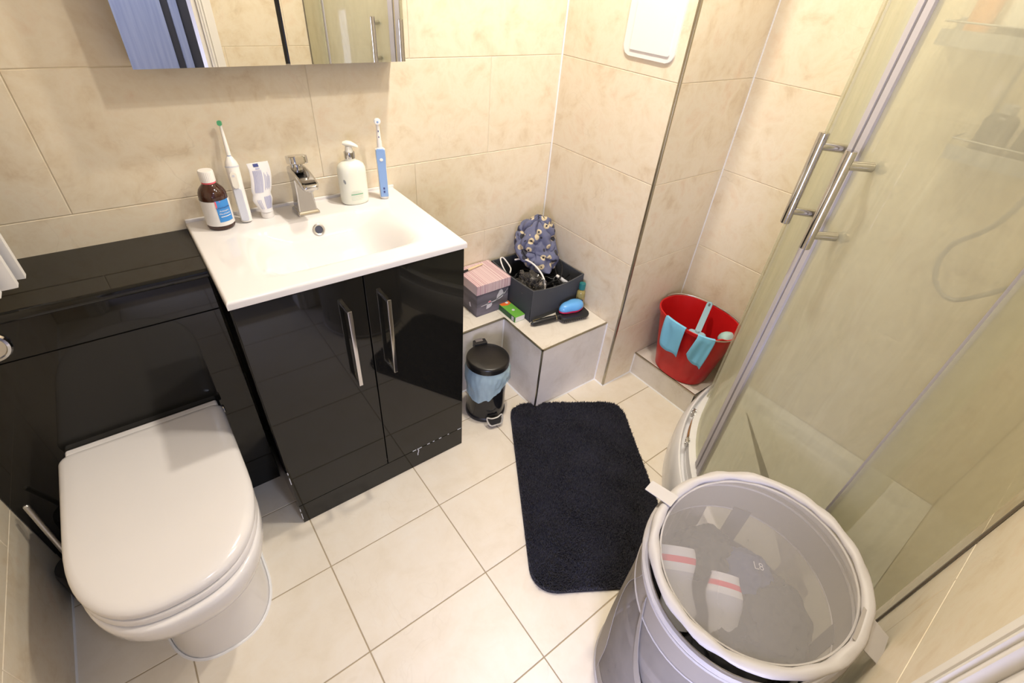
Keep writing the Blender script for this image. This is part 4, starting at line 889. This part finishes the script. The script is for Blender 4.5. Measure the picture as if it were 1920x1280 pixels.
def hung_cloth(label, a0, a1, drop0, drop1, skew, tail):
    """cloth folded over the rim between two rim angles"""
    cols, bm = 16, bm_new(); R_ = []
    prof_ = [(-0.022, -0.07), (-0.019, -0.035), (-0.012, -0.004), (-0.004, 0.0045), (0.004, 0.0040), (0.0055, -0.008)] + [None] * 9
    for i in range(cols + 1):
        s = i / cols; a = a0 + (a1 - a0) * s; ring = []
        drop = drop0 + (drop1 - drop0) * s + tail * math.sin(PI * s * 1.7) * 0.5
        for j, q in enumerate(prof_):
            if q is None:
                f = (j - 5) / 9; o = 0.0060 + 0.004 * math.sin(f * 3) * math.sin(s * 7 + 1) + 0.002 * math.sin(s * 13) - 0.010 * f; dz = -0.008 - drop * f; sk = skew * f
            else: o, dz = q; sk = 0
            p = rim_pt(a + sk, o); ring.append(Vector((p.x, p.y, BT + dz)))
        R_.append(ring)
    loft(bm, R_, False, False, False)
    o = tag(obj('cleaning_cloth', bm, 'aqua_cloth', ang=70), label, 'cloth', 'blue cloths over the bucket rim')
    md = o.modifiers.new('thickness', 'SOLIDIFY'); md.thickness = 0.0018; md.offset = 0
    return o
hung_cloth('light blue cloth on the bucket rim nearer the boxed-in corner', 158, 186, 0.120, 0.142, 0, 0.02)
hung_cloth('light blue cloth hanging lower on the bucket rim, nearer the shower', 203, 229, 0.095, 0.150, -6, 0.02)
t = thing('scrubbing_brush', 'grey-blue hand brush standing in the red bucket', 'brush', (1.56, -0.70, B0 + 0.02))
hA, hB = Vector((1.530, -0.735, 0.335)), Vector((1.640, -0.690, 0.425))
bm = bm_new(); hx = (hB - hA).normalized(); hs_ = Vector((0, 0, 1)).cross(hx).normalized(); hn = hx.cross(hs_)
Mh = Matrix(((hx.x, hs_.x, hn.x, hA.x), (hx.y, hs_.y, hn.y, hA.y), (hx.z, hs_.z, hn.z, hA.z), (0, 0, 0, 1))); LN = (hB - hA).length
prism(bm, rrect(0, LN, -0.0115, 0.0115, 0.011, 6), -0.006, 0.006, Mh, 0.002); hd = obj('handle', bm, 'grey_blue_plastic', t)
bm = bm_new(); prism(bm, rrect(LN - 0.022, LN - 0.008, -0.004, 0.004, 0.0038, 5), 0.0058, 0.0068, Mh); obj('hanging_hole', bm, 'black_plastic', hd)
bm = bm_new(); prism(bm, rrect(-0.075, 0.012, -0.036, 0.036, 0.012, 5), -0.010, 0.006, Mh, 0.003); obj('head', bm, 'grey_blue_plastic', t)
bm = bm_new(); rr = random.Random(4)
for i in range(14):
    for j in range(10):
        u = -0.070 + i * 0.006; w = -0.031 + j * 0.0068; tube(bm, [Mh @ Vector((u, w, -0.009)), Mh @ Vector((u + rr.uniform(-.004, .004), w + rr.uniform(-.004, .004), -0.042))], 0.0022, 5)
tag(obj('bristles', bm, 'bristle_blue', t), 'pale blue bristles', kind='stuff')
tag(obj('sponge', blob(1.628, -0.812, 0.322, 0.036, 0.030, 0.030, lambda p: 1 + 0.12 * nz(p, 1.5, 6.0)), 'pale_aqua', ang=60), 'pale green sponge in the red bucket', 'sponge')

# ------------------------------------------------------------------ shower tray and enclosure
SC = Vector((1.6, -1.62, 0))
YW = YF + 0.001
def arc(R, a, z): return Vector((SC.x - R * math.cos(a), SC.y + R * math.sin(a), z))
def outline(R, z, n=40):
    return [Vector((XR - 0.001, SC.y + R, z))] + [arc(R, math.radians(90 - 90 * i / n), z) for i in range(n + 1)] + [Vector((SC.x - R, YW, z)), Vector((XR - 0.001, YW, z))]
def outline_in(R, z, ins, n=40):
    o = outline(R, z, n); o[0].x -= ins; o[-1].x -= ins; o[-1].y += ins; o[-2].y += ins
    return o
bm = bm_new(); loft(bm, [outline(0.782, 0.0), outline(0.780, 0.085), outline(0.772, 0.118), outline(0.765, 0.134), outline(0.761, 0.140), outline(0.7555, 0.140), outline(0.7525, 0.136), outline(0.7515, 0.118), outline(0.7385, 0.118), outline(0.7372, 0.139), outline_in(0.690, 0.140, 0.03), outline_in(0.675, 0.132, 0.045), outline_in(0.655, 0.100, 0.06), outline_in(0.60, 0.094, 0.10)])
tag(obj('shower_tray', bm, 'tray_white', ang=30), 'white curved quadrant shower tray', 'shower tray')
t = thing('shower_enclosure', 'curved glass shower enclosure with two sliding doors', 'shower', (1.15, -1.15, 0.14))
TOPZ = 1.95
def arc_slab(bm, r0, r1, a0, a1, z0, z1, n=24):
    a0, a1 = math.radians(a0), math.radians(a1)
    R_ = []
    for i in range(n + 1):
        a = a0 + (a1 - a0) * i / n; R_.append([arc(r0, a, z0), arc(r1, a, z0), arc(r1, a, z1), arc(r0, a, z1)])
    return loft(bm, R_)
RD, RF = 0.712, 0.728
for z0, z1 in ((0.1405, 0.176), (TOPZ, TOPZ + 0.045)):
    bm = bm_new(); arc_slab(bm, 0.704, 0.736, 0, 90, z0, z1, 48); obj('rail', bm, 'profile_white', t)
    bm = bm_new(); box(bm, SC.x + 0.0005, XR - 0.002, SC.y + 0.704, SC.y + 0.736, z0, z1); obj('rail', bm, 'profile_white', t)
bm = bm_new(); arc_slab(bm, RF - 0.003, RF + 0.003, 0, 13.5, 0.178, TOPZ - 0.002, 10); obj('fixed_panel', bm, 'shower_glass', t)
bm = bm_new(); arc_slab(bm, RF - 0.003, RF + 0.003, 77, 90, 0.178, TOPZ - 0.002, 10); obj('fixed_panel', bm, 'shower_glass', t)
bm = bm_new(); box(bm, SC.x + 0.0005, XR - 0.012, SC.y + RF - 0.003, SC.y + RF + 0.003, 0.178, TOPZ - 0.002); obj('fixed_panel', bm, 'shower_glass', t)
bm = bm_new(); box(bm, XR - 0.016, XR - 0.001, SC.y + RF - 0.012, SC.y + RF + 0.012, 0.178, TOPZ); obj('wall_profile', bm, 'profile_white', t)
bm = bm_new(); box(bm, SC.x - RF - 0.004, SC.x - RF + 0.004, YW, YW + 0.003, 0.178, TOPZ); obj('wall_profile', bm, 'seal_dark', t)
for a0, a1, am, ah, sg in ((9.8, 45.6, 45.6, 39.6, -1), (46.4, 80.0, 46.4, 49.4, 1)):
    bm = bm_new(); arc_slab(bm, RD - 0.003, RD + 0.003, a0, a1, 0.186, TOPZ - 0.006, 30); dr = obj('door', bm, 'shower_glass', t)
    bm = bm_new(); arc_slab(bm, RD - 0.007, RD + 0.0085, am if sg > 0 else am - 1.7, am + 1.7 if sg > 0 else am, 0.184, TOPZ - 0.004, 4); obj('seal_strip', bm, 'seal_grey', dr)
    far = a0 if sg < 0 else a1
    bm = bm_new(); arc_slab(bm, RD + 0.0032, RD + 0.0085, (13.2 if sg < 0 else 77.0), (14.1 if sg < 0 else 77.8), 0.184, TOPZ - 0.004, 3); obj('seal_strip', bm, 'seal_grey', dr)
    ah_ = math.radians(ah)
    bm = bm_new(); tube(bm, [arc(0.768, ah_, z) for z in (1.026, 1.028, 1.10, 1.15, 1.222, 1.224)], [0.0098, 0.0106, 0.0106, 0.0106, 0.0106, 0.0098], 20)
    for z in (1.056, 1.198): tube(bm, [arc(RD + 0.004, ah_, z), arc(0.768, ah_, z)], 0.0090, 16)
    hd = obj('handle', bm, 'chrome', dr)
    for z in (1.056, 1.198):
        bm = bm_new(); tube(bm, [arc(RD - 0.004, ah_, z), arc(RD - 0.010, ah_, z), arc(RD - 0.018, ah_, z), arc(RD - 0.021, ah_, z)], [0.006, 0.0125, 0.0115, 0.004], 16); obj('inner_knob', bm, 'chrome', dr)
for ad in (55.6, 68.0):
    a = math.radians(ad)
    bm = bm_new(); box(bm, -0.012, 0.012, -0.004, 0.005, 0.158, 0.186, 0.002); tube(bm, [(-0.004, -0.008, 0.170), (-0.004, 0.007, 0.170)], 0.007, 12); tube(bm, [(0.006, -0.008, 0.180), (0.006, 0.007, 0.180)], 0.005, 12)
    bm.transform(Matrix.Translation((SC.x - 0.7425 * math.cos(a), SC.y + 0.7425 * math.sin(a), 0)) @ Matrix.Rotation(PI / 2 - a, 4, 'Z')); obj('roller', bm, 'satin_metal', t)
bm = bm_new(); arc_slab(bm, 0.737, 0.7385, 58.5, 65, 0.142, 0.172, 6); tag(obj('rust_stain', bm, 'rust', t), 'rust-brown stained rail piece')
# shower fittings behind the glass
sx = XR - 0.002
t = thing('shower_caddy', 'two-tier wire shower caddy on the right wall', 'caddy', (1.65, -1.15, 1.14))
for z, y0, y1 in ((1.375, -1.20, -1.00), (1.145, -1.32, -1.14)):
    bm = bm_new()
    for zz, r in ((z, 0.0025), (z + 0.045, 0.0025)): tube(bm, [(sx - 0.004, y0, zz), (sx - 0.095, y0, zz), (sx - 0.095, y1, zz), (sx - 0.004, y1, zz)], r, 6)
    tube(bm, [(sx - 0.003, y0, z), (sx - 0.003, y1, z)], 0.0025, 6)
    sh = obj('shelf', bm, 'dull_wire', t)
    bm = bm_new(); box(bm, sx - 0.094, sx - 0.004, y0 + 0.003, y1 - 0.003, z - 0.004, z - 0.001); box(bm, sx - 0.098, sx - 0.096, y0, y1, z - 0.004, z + 0.03); obj('shelf_tray', bm, 'bottle_grey', sh)
bm = bm_new(); tube(bm, [(sx - 0.003, -1.17, 1.145), (sx - 0.003, -1.17, 1.60)], 0.003, 6); obj('back_wire', bm, 'dull_wire', t)
def wash_bottle(name, label, x, y, z, r, h, m_body, m_cap, capside=True):
    t = thing(name, label, 'bottle', (x, y, z), 0, 'wash bottles on the shower caddy')
    bm = bm_new(); lathe(bm, [(r * 0.9, 0), (r, 0.003), (r, h * 0.72), (r * 0.8, h * 0.80), (r * 0.45, h * 0.84)], x, y, z, 24); obj('body', bm, m_body, t)
    bm = bm_new(); lathe(bm, [(r * 0.5, h * 0.84), (r * 0.5, h * 0.98), (r * 0.4, h)], x, y, z, 20); obj('cap', bm, m_cap, t)
    return t
wash_bottle('wash_bottle', 'orange bottle with white cap on the top caddy shelf', 1.645, -1.055, 1.376, 0.026, 0.15, 'bottle_orange', 'white_plastic')
t_last = wash_bottle('wash_bottle', 'white bottle with a black label band on the top caddy shelf', 1.645, -1.125, 1.376, 0.032, 0.17, 'white_plastic', 'black_plastic')
wash_bottle('wash_bottle', 'squat dark bottle on the lower caddy shelf', 1.640, -1.205, 1.146, 0.034, 0.13, 'black_plastic', 'bottle_grey')
wash_bottle('wash_bottle', 'dark slim bottle at the end of the lower caddy shelf', 1.645, -1.275, 1.146, 0.026, 0.15, 'black_plastic', 'bottle_grey')
wb_ = t_last; bm = bm_new(); lathe(bm, [(0.0325, 0.004), (0.0325, 0.045)], 1.645, -1.125, 1.376, 24); obj('label_band', bm, 'black_plastic', wb_)
bm = bm_new(); box(bm, 1.652, 1.690, -1.045, -1.010, 1.380, 1.43, 0.004); tag(obj('soap_bar', bm, 'bottle_grey'), 'grey soap block on the top caddy shelf', 'soap')
t = thing('shower_mixer', 'chrome shower mixer bar on the right wall', 'shower mixer', (1.66, -1.42, 1.0))
bm = bm_new(); tube(bm, [(1.655, -1.42, 1.06), (1.655, -1.60, 1.06)], 0.020, 20); obj('bar', bm, 'chrome', t)
for y in (-1.425, -1.595):
    bm = bm_new(); tube(bm, [(1.655, y - 0.018, 1.06), (1.655, y + 0.018, 1.06)], 0.024, 20); obj('dial', bm, 'chrome', t)
for y in (-1.46, -1.56):
    bm = bm_new(); tube(bm, [(1.655, y, 1.06), (XR - 0.001, y, 1.06)], 0.014, 16); obj('wall_union', bm, 'chrome', t)
bm = bm_new(); tube(bm, smooth_path([(1.655, -1.51, 1.035), (1.652, -1.47, 0.95), (1.650, -1.385, 0.84), (1.650, -1.33, 0.80), (1.650, -1.275, 0.84), (1.652, -1.262, 0.93), (1.58, -1.34, 1.10), (1.60, -1.36, 1.6), (1.63, -1.37, 1.85)], 10), 0.0065, 10)
tag(obj('shower_hose', bm, 'dull_wire'), 'looped metal shower hose behind the glass', 'hose')

# ------------------------------------------------------------------ laundry basket and the washing in it
lc = Vector((0.622, -1.420, 0.0)); LR = 0.187
def tilt_ring(c, n_, r, k=64):
    n_ = Vector(n_).normalized(); e1 = Vector((0, 1, 0)).cross(n_).normalized(); e2 = n_.cross(e1)
    return [Vector(c) + r * (math.cos(2 * PI * i / k) * e1 + math.sin(2 * PI * i / k) * e2) for i in range(k)]
def body_ring(s, r=LR):
    """s = 0 base .. 1 top of the fabric drum; the drum leans a little"""
    c = Vector((0.622 + 0.003 * s, -1.420, 0.004 + 0.576 * s)); n_ = (-0.245 * s, -0.03 * s, 1)
    rr = r * (1 + 0.012 * math.sin(s * PI * 2.0) )
    return tilt_ring(c, n_, rr)
t = thing('laundry_basket', 'grey pop-up mesh laundry basket with a mesh lid', 'laundry basket', (lc.x, lc.y, 0.0))
bm = bm_new(); loft(bm, [body_ring(0.12 + 0.70 * i / 12) for i in range(13)], True, False, False); obj('mesh_side', bm, 'mesh_side', t, ang=60)
bm = bm_new(); loft(bm, [body_ring(s, LR * 1.003) for s in (0.82, 0.86, 0.90, 0.94, 0.98)], True, False, False); obj('top_band', bm, 'basket_panel', t, ang=60)
bm = bm_new(); loft(bm, [body_ring(s, LR * 1.003) for s in (0.0, 0.04, 0.08, 0.12)], True, True, False); obj('bottom_band', bm, 'basket_panel', t, ang=50)
for s, r in ((0.99, 0.0075), (0.955, 0.0035), (0.825, 0.0022)):
    bm = bm_new(); tube(bm, body_ring(s, LR * 1.006), r, 8, True); obj('hoop', bm, 'basket_trim', t)
bm = bm_new(); tube(bm, body_ring(0.02), 0.005, 8, True); obj('hoop', bm, 'basket_trim', t)
bm = bm_new(); loft(bm, [body_ring(s, LR * 0.992) for s in (0.60, 0.64, 0.655)], True, False, False); obj('inner_band', bm, 'basket_dark', t, ang=60)
for i0 in (4, 20, 36, 52):
    bm = bm_new(); R_ = []
    for j in range(14):
        s = 0.10 + 0.74 * j / 13; rg_ = body_ring(s, LR * 1.006); ri_ = body_ring(s, LR * 0.994); R_.append([rg_[i0], rg_[i0 + 2], ri_[i0 + 2], ri_[i0]])
    loft(bm, R_); obj('strap', bm, 'basket_dark', t)
bm = bm_new(); R_ = []
for j in range(25):
    s = 0.03 + 0.91 * j / 24; i1 = 25.0 - 3.0 * math.sin(PI * min(1, max(0, (s - 0.25) / 0.75))) ** 2; ro = body_ring(s, LR * 1.008); ri = body_ring(s, LR * 1.002); row = []
    for rg_ in (ro, ri):
        q_ = []
        for k_ in range(13):
            u = 9.0 + (i1 - 9.0) * k_ / 12; i = int(u); q_.append(rg_[i].lerp(rg_[i + 1], u - i))
        row.append(q_)
    R_.append(row[0] + row[1][::-1])
loft(bm, R_); tag(obj('fabric_panel', bm, 'basket_panel', t, ang=60), 'opaque grey fabric side panel')
# carrying handle strip on the camera side, standing off the drum
bm = bm_new(); R_ = []
for j in range(19):
    f = j / 18; s = 0.93 - 0.42 * math.sin(PI * f) ** 0.8; i0 = 24 + int(round(0)) ; a = 0.0
    rr = LR * (1.01 + 0.03 * math.sin(PI * f)); rg_ = body_ring(s, rr); u = 27.0 + 13.0 * f; i = int(u) % 64; p = rg_[i].lerp(rg_[(i + 1) % 64], u - int(u))
    rg2 = body_ring(s - 0.065 if 0 < f < 1 else s - 0.05, rr); p2 = rg2[i].lerp(rg2[(i + 1) % 64], u - int(u)); o_ = (p - Vector((lc.x, lc.y, p.z))).normalized() * 0.0018
    R_.append([p, p2, p2 + o_, p + o_])
loft(bm, R_); obj('handle', bm, 'basket_panel', t, ang=60)
# lid: padded hoop + net
LC, LNm, LRR = Vector((0.627, -1.420, 0.608)), (-0.19, 0.055, 1), 0.180
bm = bm_new(); ring = tilt_ring(LC, LNm, LRR, 96); R2 = []
n_ = Vector(LNm).normalized()
for i, p in enumerate(ring):
    o_ = (p - LC).normalized(); t_ = 0.0100 + 0.0008 * math.sin(i * 0.9)
    R2.append([p + (t_ + 0.0013 * math.sin(i * 0.75 + k_ * 0.9) * math.sin(i * 0.21) + 0.0008 * math.sin(i * 1.3 + k_ * 0.9)) * (math.cos(2 * PI * k_ / 14) * o_ * 1.0 + math.sin(2 * PI * k_ / 14) * n_ * 0.62) for k_ in range(14)])
vr = [[bm.verts.new(p) for p in r_] for r_ in R2]
for i in range(96):
    a, b = vr[i], vr[(i + 1) % 96]
    for k_ in range(14): bm.faces.new((a[k_], a[(k_ + 1) % 14], b[(k_ + 1) % 14], b[k_]))
lid = obj('lid_hoop', bm, 'basket_trim', t, ang=70)
bm = bm_new(); tube(bm, [p - n_ * 0.004 for p in tilt_ring(LC, LNm, LRR - 0.0125, 96)], 0.0018, 6, True); obj('lid_piping', bm, 'white_plastic', lid)
bm = bm_new(); rings = [[LC + (p - LC) * f - n_ * 0.010 * (1 - f * f) for p in tilt_ring(LC, LNm, LRR - 0.011, 96)] for f in (1.0, 0.8, 0.6, 0.4, 0.2, 0.05)]; loft(bm, rings, True, False, True); obj('lid_net', bm, 'mesh_net', lid, ang=80)
# loop tab and hinge tab on the lid
def tab(i_, ln, wd, up):
    p = tilt_ring(LC, LNm, LRR + 0.004, 96)[i_ % 96]; o_ = (p - LC).normalized(); w_ = n_.cross(o_).normalized(); bm = bm_new()
    R_ = [[p + o_ * (-0.016 + ln * f) + n_ * (0.0085 * (1 - f) + up * f) + w_ * (wd * (1 - 0.1 * f)) * sgn + n_ * th for sgn, th in ((-0.5, 0), (0.5, 0), (0.5, 0.0022), (-0.5, 0.0022))] for f in (0, 0.3, 0.55, 0.8, 1.0)]
    loft(bm, R_); obj('tab', bm, 'basket_trim', lid)
def near(px_):      # lid angle index closest to a world direction
    r_ = tilt_ring(LC, LNm, LRR, 96); return min(range(96), key=lambda i: (r_[i].x - px_[0]) ** 2 + (r_[i].y - px_[1]) ** 2)
tab(near((0.60, -1.24)), 0.062, 0.030, 0.004); tab(near((0.66, -1.61)), 0.050, 0.062, -0.030)
# washing
def heap(name, label, cat, c, rx, ry, h, mt, seed, rot=0.0, amp=0.35, group='washing in the laundry basket'):
    bm = bm_new(); bmesh.ops.create_icosphere(bm, subdivisions=5, radius=1.0); cr, sr = math.cos(rot), math.sin(rot)
    for v in bm.verts:
        p = v.co.copy(); f = 1 + amp * (0.6 * nz(p, 1.5, seed) - 0.9 * abs(nz(p, 3.0, seed + 3)) - 0.5 * abs(nz(p, 6.0, seed + 6)) + 0.3)
        x, y, z = rx * p.x * f, ry * p.y * f, h * p.z * f * (1 if p.z > 0 else 0.6)
        q = Vector((c[0] + cr * x - sr * y, c[1] + sr * x + cr * y, c[2] + z)); d_ = Vector((q.x - lc.x, q.y - lc.y)); mxr = 0.168
        if d_.length > mxr: d_ *= mxr / d_.length; q.x, q.y = lc.x + d_.x, lc.y + d_.y
        q.z = max(q.z, 0.012); v.co = q
    return tag(obj(name, bm, mt, ang=70), label, cat, group)
heap('garment', 'large dark grey garment filling the laundry basket', 'clothes', (0.625, -1.430, 0.24), 0.168, 0.165, 0.20, 'cloth_dark', 1.0)
heap('garment', 'black garment showing under the raised front of the basket lid', 'clothes', (0.545, -1.49, 0.42), 0.09, 0.085, 0.06, 'cloth_black', 4.0)
heap('garment', 'charcoal garment on top of the washing, nearest the door frame', 'clothes', (0.675, -1.50, 0.435), 0.105, 0.075, 0.045, 'cloth_dark', 7.0, 0.3)
heap('garment', 'dark grey garment bunched behind the striped socks', 'clothes', (0.685, -1.335, 0.43), 0.07, 0.07, 0.05, 'cloth_dark', 9.0, 0.5)
jn = heap('garment', 'navy garment with a pale printed tag in the laundry basket', 'clothes', (0.710, -1.415, 0.440), 0.066, 0.060, 0.035, 'cloth_navy', 12.0, 0.2, 0.2)
text_obj('tag_lettering', 'L8', 0.024, lambda u, v: Vector((0.725 + 0.7 * u + 0.7 * v, -1.425 - 0.7 * u + 0.7 * v, 0.482 - 0.15 * u)), 'bird_white', jn)
def sock(label, a, b, w, seed):
    a, b = Vector(a), Vector(b); t = thing('sock', label, 'sock', a, 0, 'grey socks in the laundry basket')
    ax = b - a; side = ax.cross(Vector((0, 0, 1))).normalized(); up = side.cross(ax).normalized()
    def rg(f, k=1.0): return [a + ax * f + (w * k * (1 + 0.15 * math.sin(f * 9 + seed))) * (math.cos(q) * side + 0.42 * math.sin(q) * up) for q in [2 * PI * i / 24 for i in range(24)]]
    for nm, f0, f1, mt in (('foot', 0.0, 0.70, 'cloth_grey'), ('cuff', 0.70, 0.80, 'cloth_white'), ('stripe', 0.80, 0.88, 'stripe_red'), ('cuff', 0.88, 1.0, 'cloth_white')):
        bm = bm_new(); loft(bm, [rg(f0 + (f1 - f0) * i / 6, 1.0 if nm != 'foot' else (0.55 + 0.45 * sst(0, 0.3, i / 6))) for i in range(7)]); obj(nm, bm, mt, t, ang=60)
sock('grey sock with red-striped cuff standing against the basket side', (0.500, -1.400, 0.44), (0.598, -1.300, 0.505), 0.034, 0.0)
sock('pale sock with red-striped cuff in the middle of the washing', (0.535, -1.470, 0.46), (0.632, -1.395, 0.505), 0.032, 2.0)

# ------------------------------------------------------------------ toilet brush
t = thing('toilet_brush', 'chrome-handled toilet brush beside the left wall', 'toilet brush', (-0.522, -0.335, 0.0))
bm = bm_new(); lathe(bm, [(0.044, 0), (0.046, 0.004), (0.044, 0.12), (0.040, 0.135), (0.012, 0.138)], -0.522, -0.335, 0, 32); obj('holder', bm, 'black_plastic', t)
bm = bm_new(); tube(bm, [(-0.522, -0.335, 0.135), (-0.530, -0.305, 0.23), (-0.5385, -0.272, 0.326), (-0.5388, -0.271, 0.329)], [0.006, 0.0062, 0.0066, 0.004], 16); obj('handle', bm, 'satin_metal', t)

# ------------------------------------------------------------------ white towel by the cistern unit
t = thing('towel_rail', 'wall-mounted towel bar above the cistern unit', 'towel rail', (-0.44, -0.10, 1.30))
bm = bm_new(); tube(bm, [(-0.56, -0.002, 1.30), (-0.56, -0.20, 1.30), (-0.545, -0.215, 1.30), (-0.33, -0.215, 1.30), (-0.315, -0.20, 1.30), (-0.315, -0.002, 1.30)], 0.007, 10); obj('bar', bm, 'chrome', t)
def fold(x0, x1, y, zb, zt, th, wob, ph):
    bm = bm_new(); R_ = []
    for i in range(29):
        s = i / 28; x = x0 + (x1 - x0) * s; o = wob * math.sin(s * 9 + ph) * 1.0
        R_.append([Vector((x, y + o + th, zb + 0.004 * math.sin(s * 5 + ph))), Vector((x, y + o * 0.6 + th, (zb + zt) / 2)), Vector((x, y + th, zt)), Vector((x, y - th, zt)), Vector((x, y + o * 0.6 - th, (zb + zt) / 2)), Vector((x, y + o - th, zb + 0.004 * math.sin(s * 5 + ph)))])
    loft(bm, R_)
    es = [e for e in bm.edges if e.is_boundary is False]
    return bm
t = thing('hand_towel', 'white folded hand towel hanging above the black worktop', 'towel', (-0.44, -0.20, 0.855))
obj('fold', fold(-0.55, -0.316, -0.185, 0.864, 1.306, 0.010, 0.006, 0.5), 'towel_white', t, ang=60)
obj('fold', fold(-0.55, -0.328, -0.212, 0.858, 1.312, 0.010, 0.005, 1.7), 'towel_white', t, ang=60)
obj('fold', fold(-0.55, -0.352, -0.245, 0.858, 1.306, 0.013, 0.006, 2.6), 'towel_white', t, ang=60)

# ------------------------------------------------------------------ ceiling downlights
for k, ((lx, ly), e) in enumerate(LAMPS):
    t = thing('downlight', ('recessed ceiling downlight above the vanity', 'recessed ceiling downlight in the middle of the ceiling', 'recessed ceiling downlight over the shower', 'recessed ceiling downlight near the toilet')[k], 'light', (lx, ly, CEIL - 0.012), 0, 'ceiling downlights')
    bm = bm_new(); lathe(bm, [(0.046, -0.001), (0.048, -0.006), (0.043, -0.010), (0.040, -0.006), (0.040, -0.001)], lx, ly, CEIL, 32, False, False); obj('bezel', bm, 'chrome', t)
    bm = bm_new(); lathe(bm, [(0.039, -0.004), (0.039, -0.002)], lx, ly, CEIL, 28); obj('lens', bm, 'lamp_glow', t)
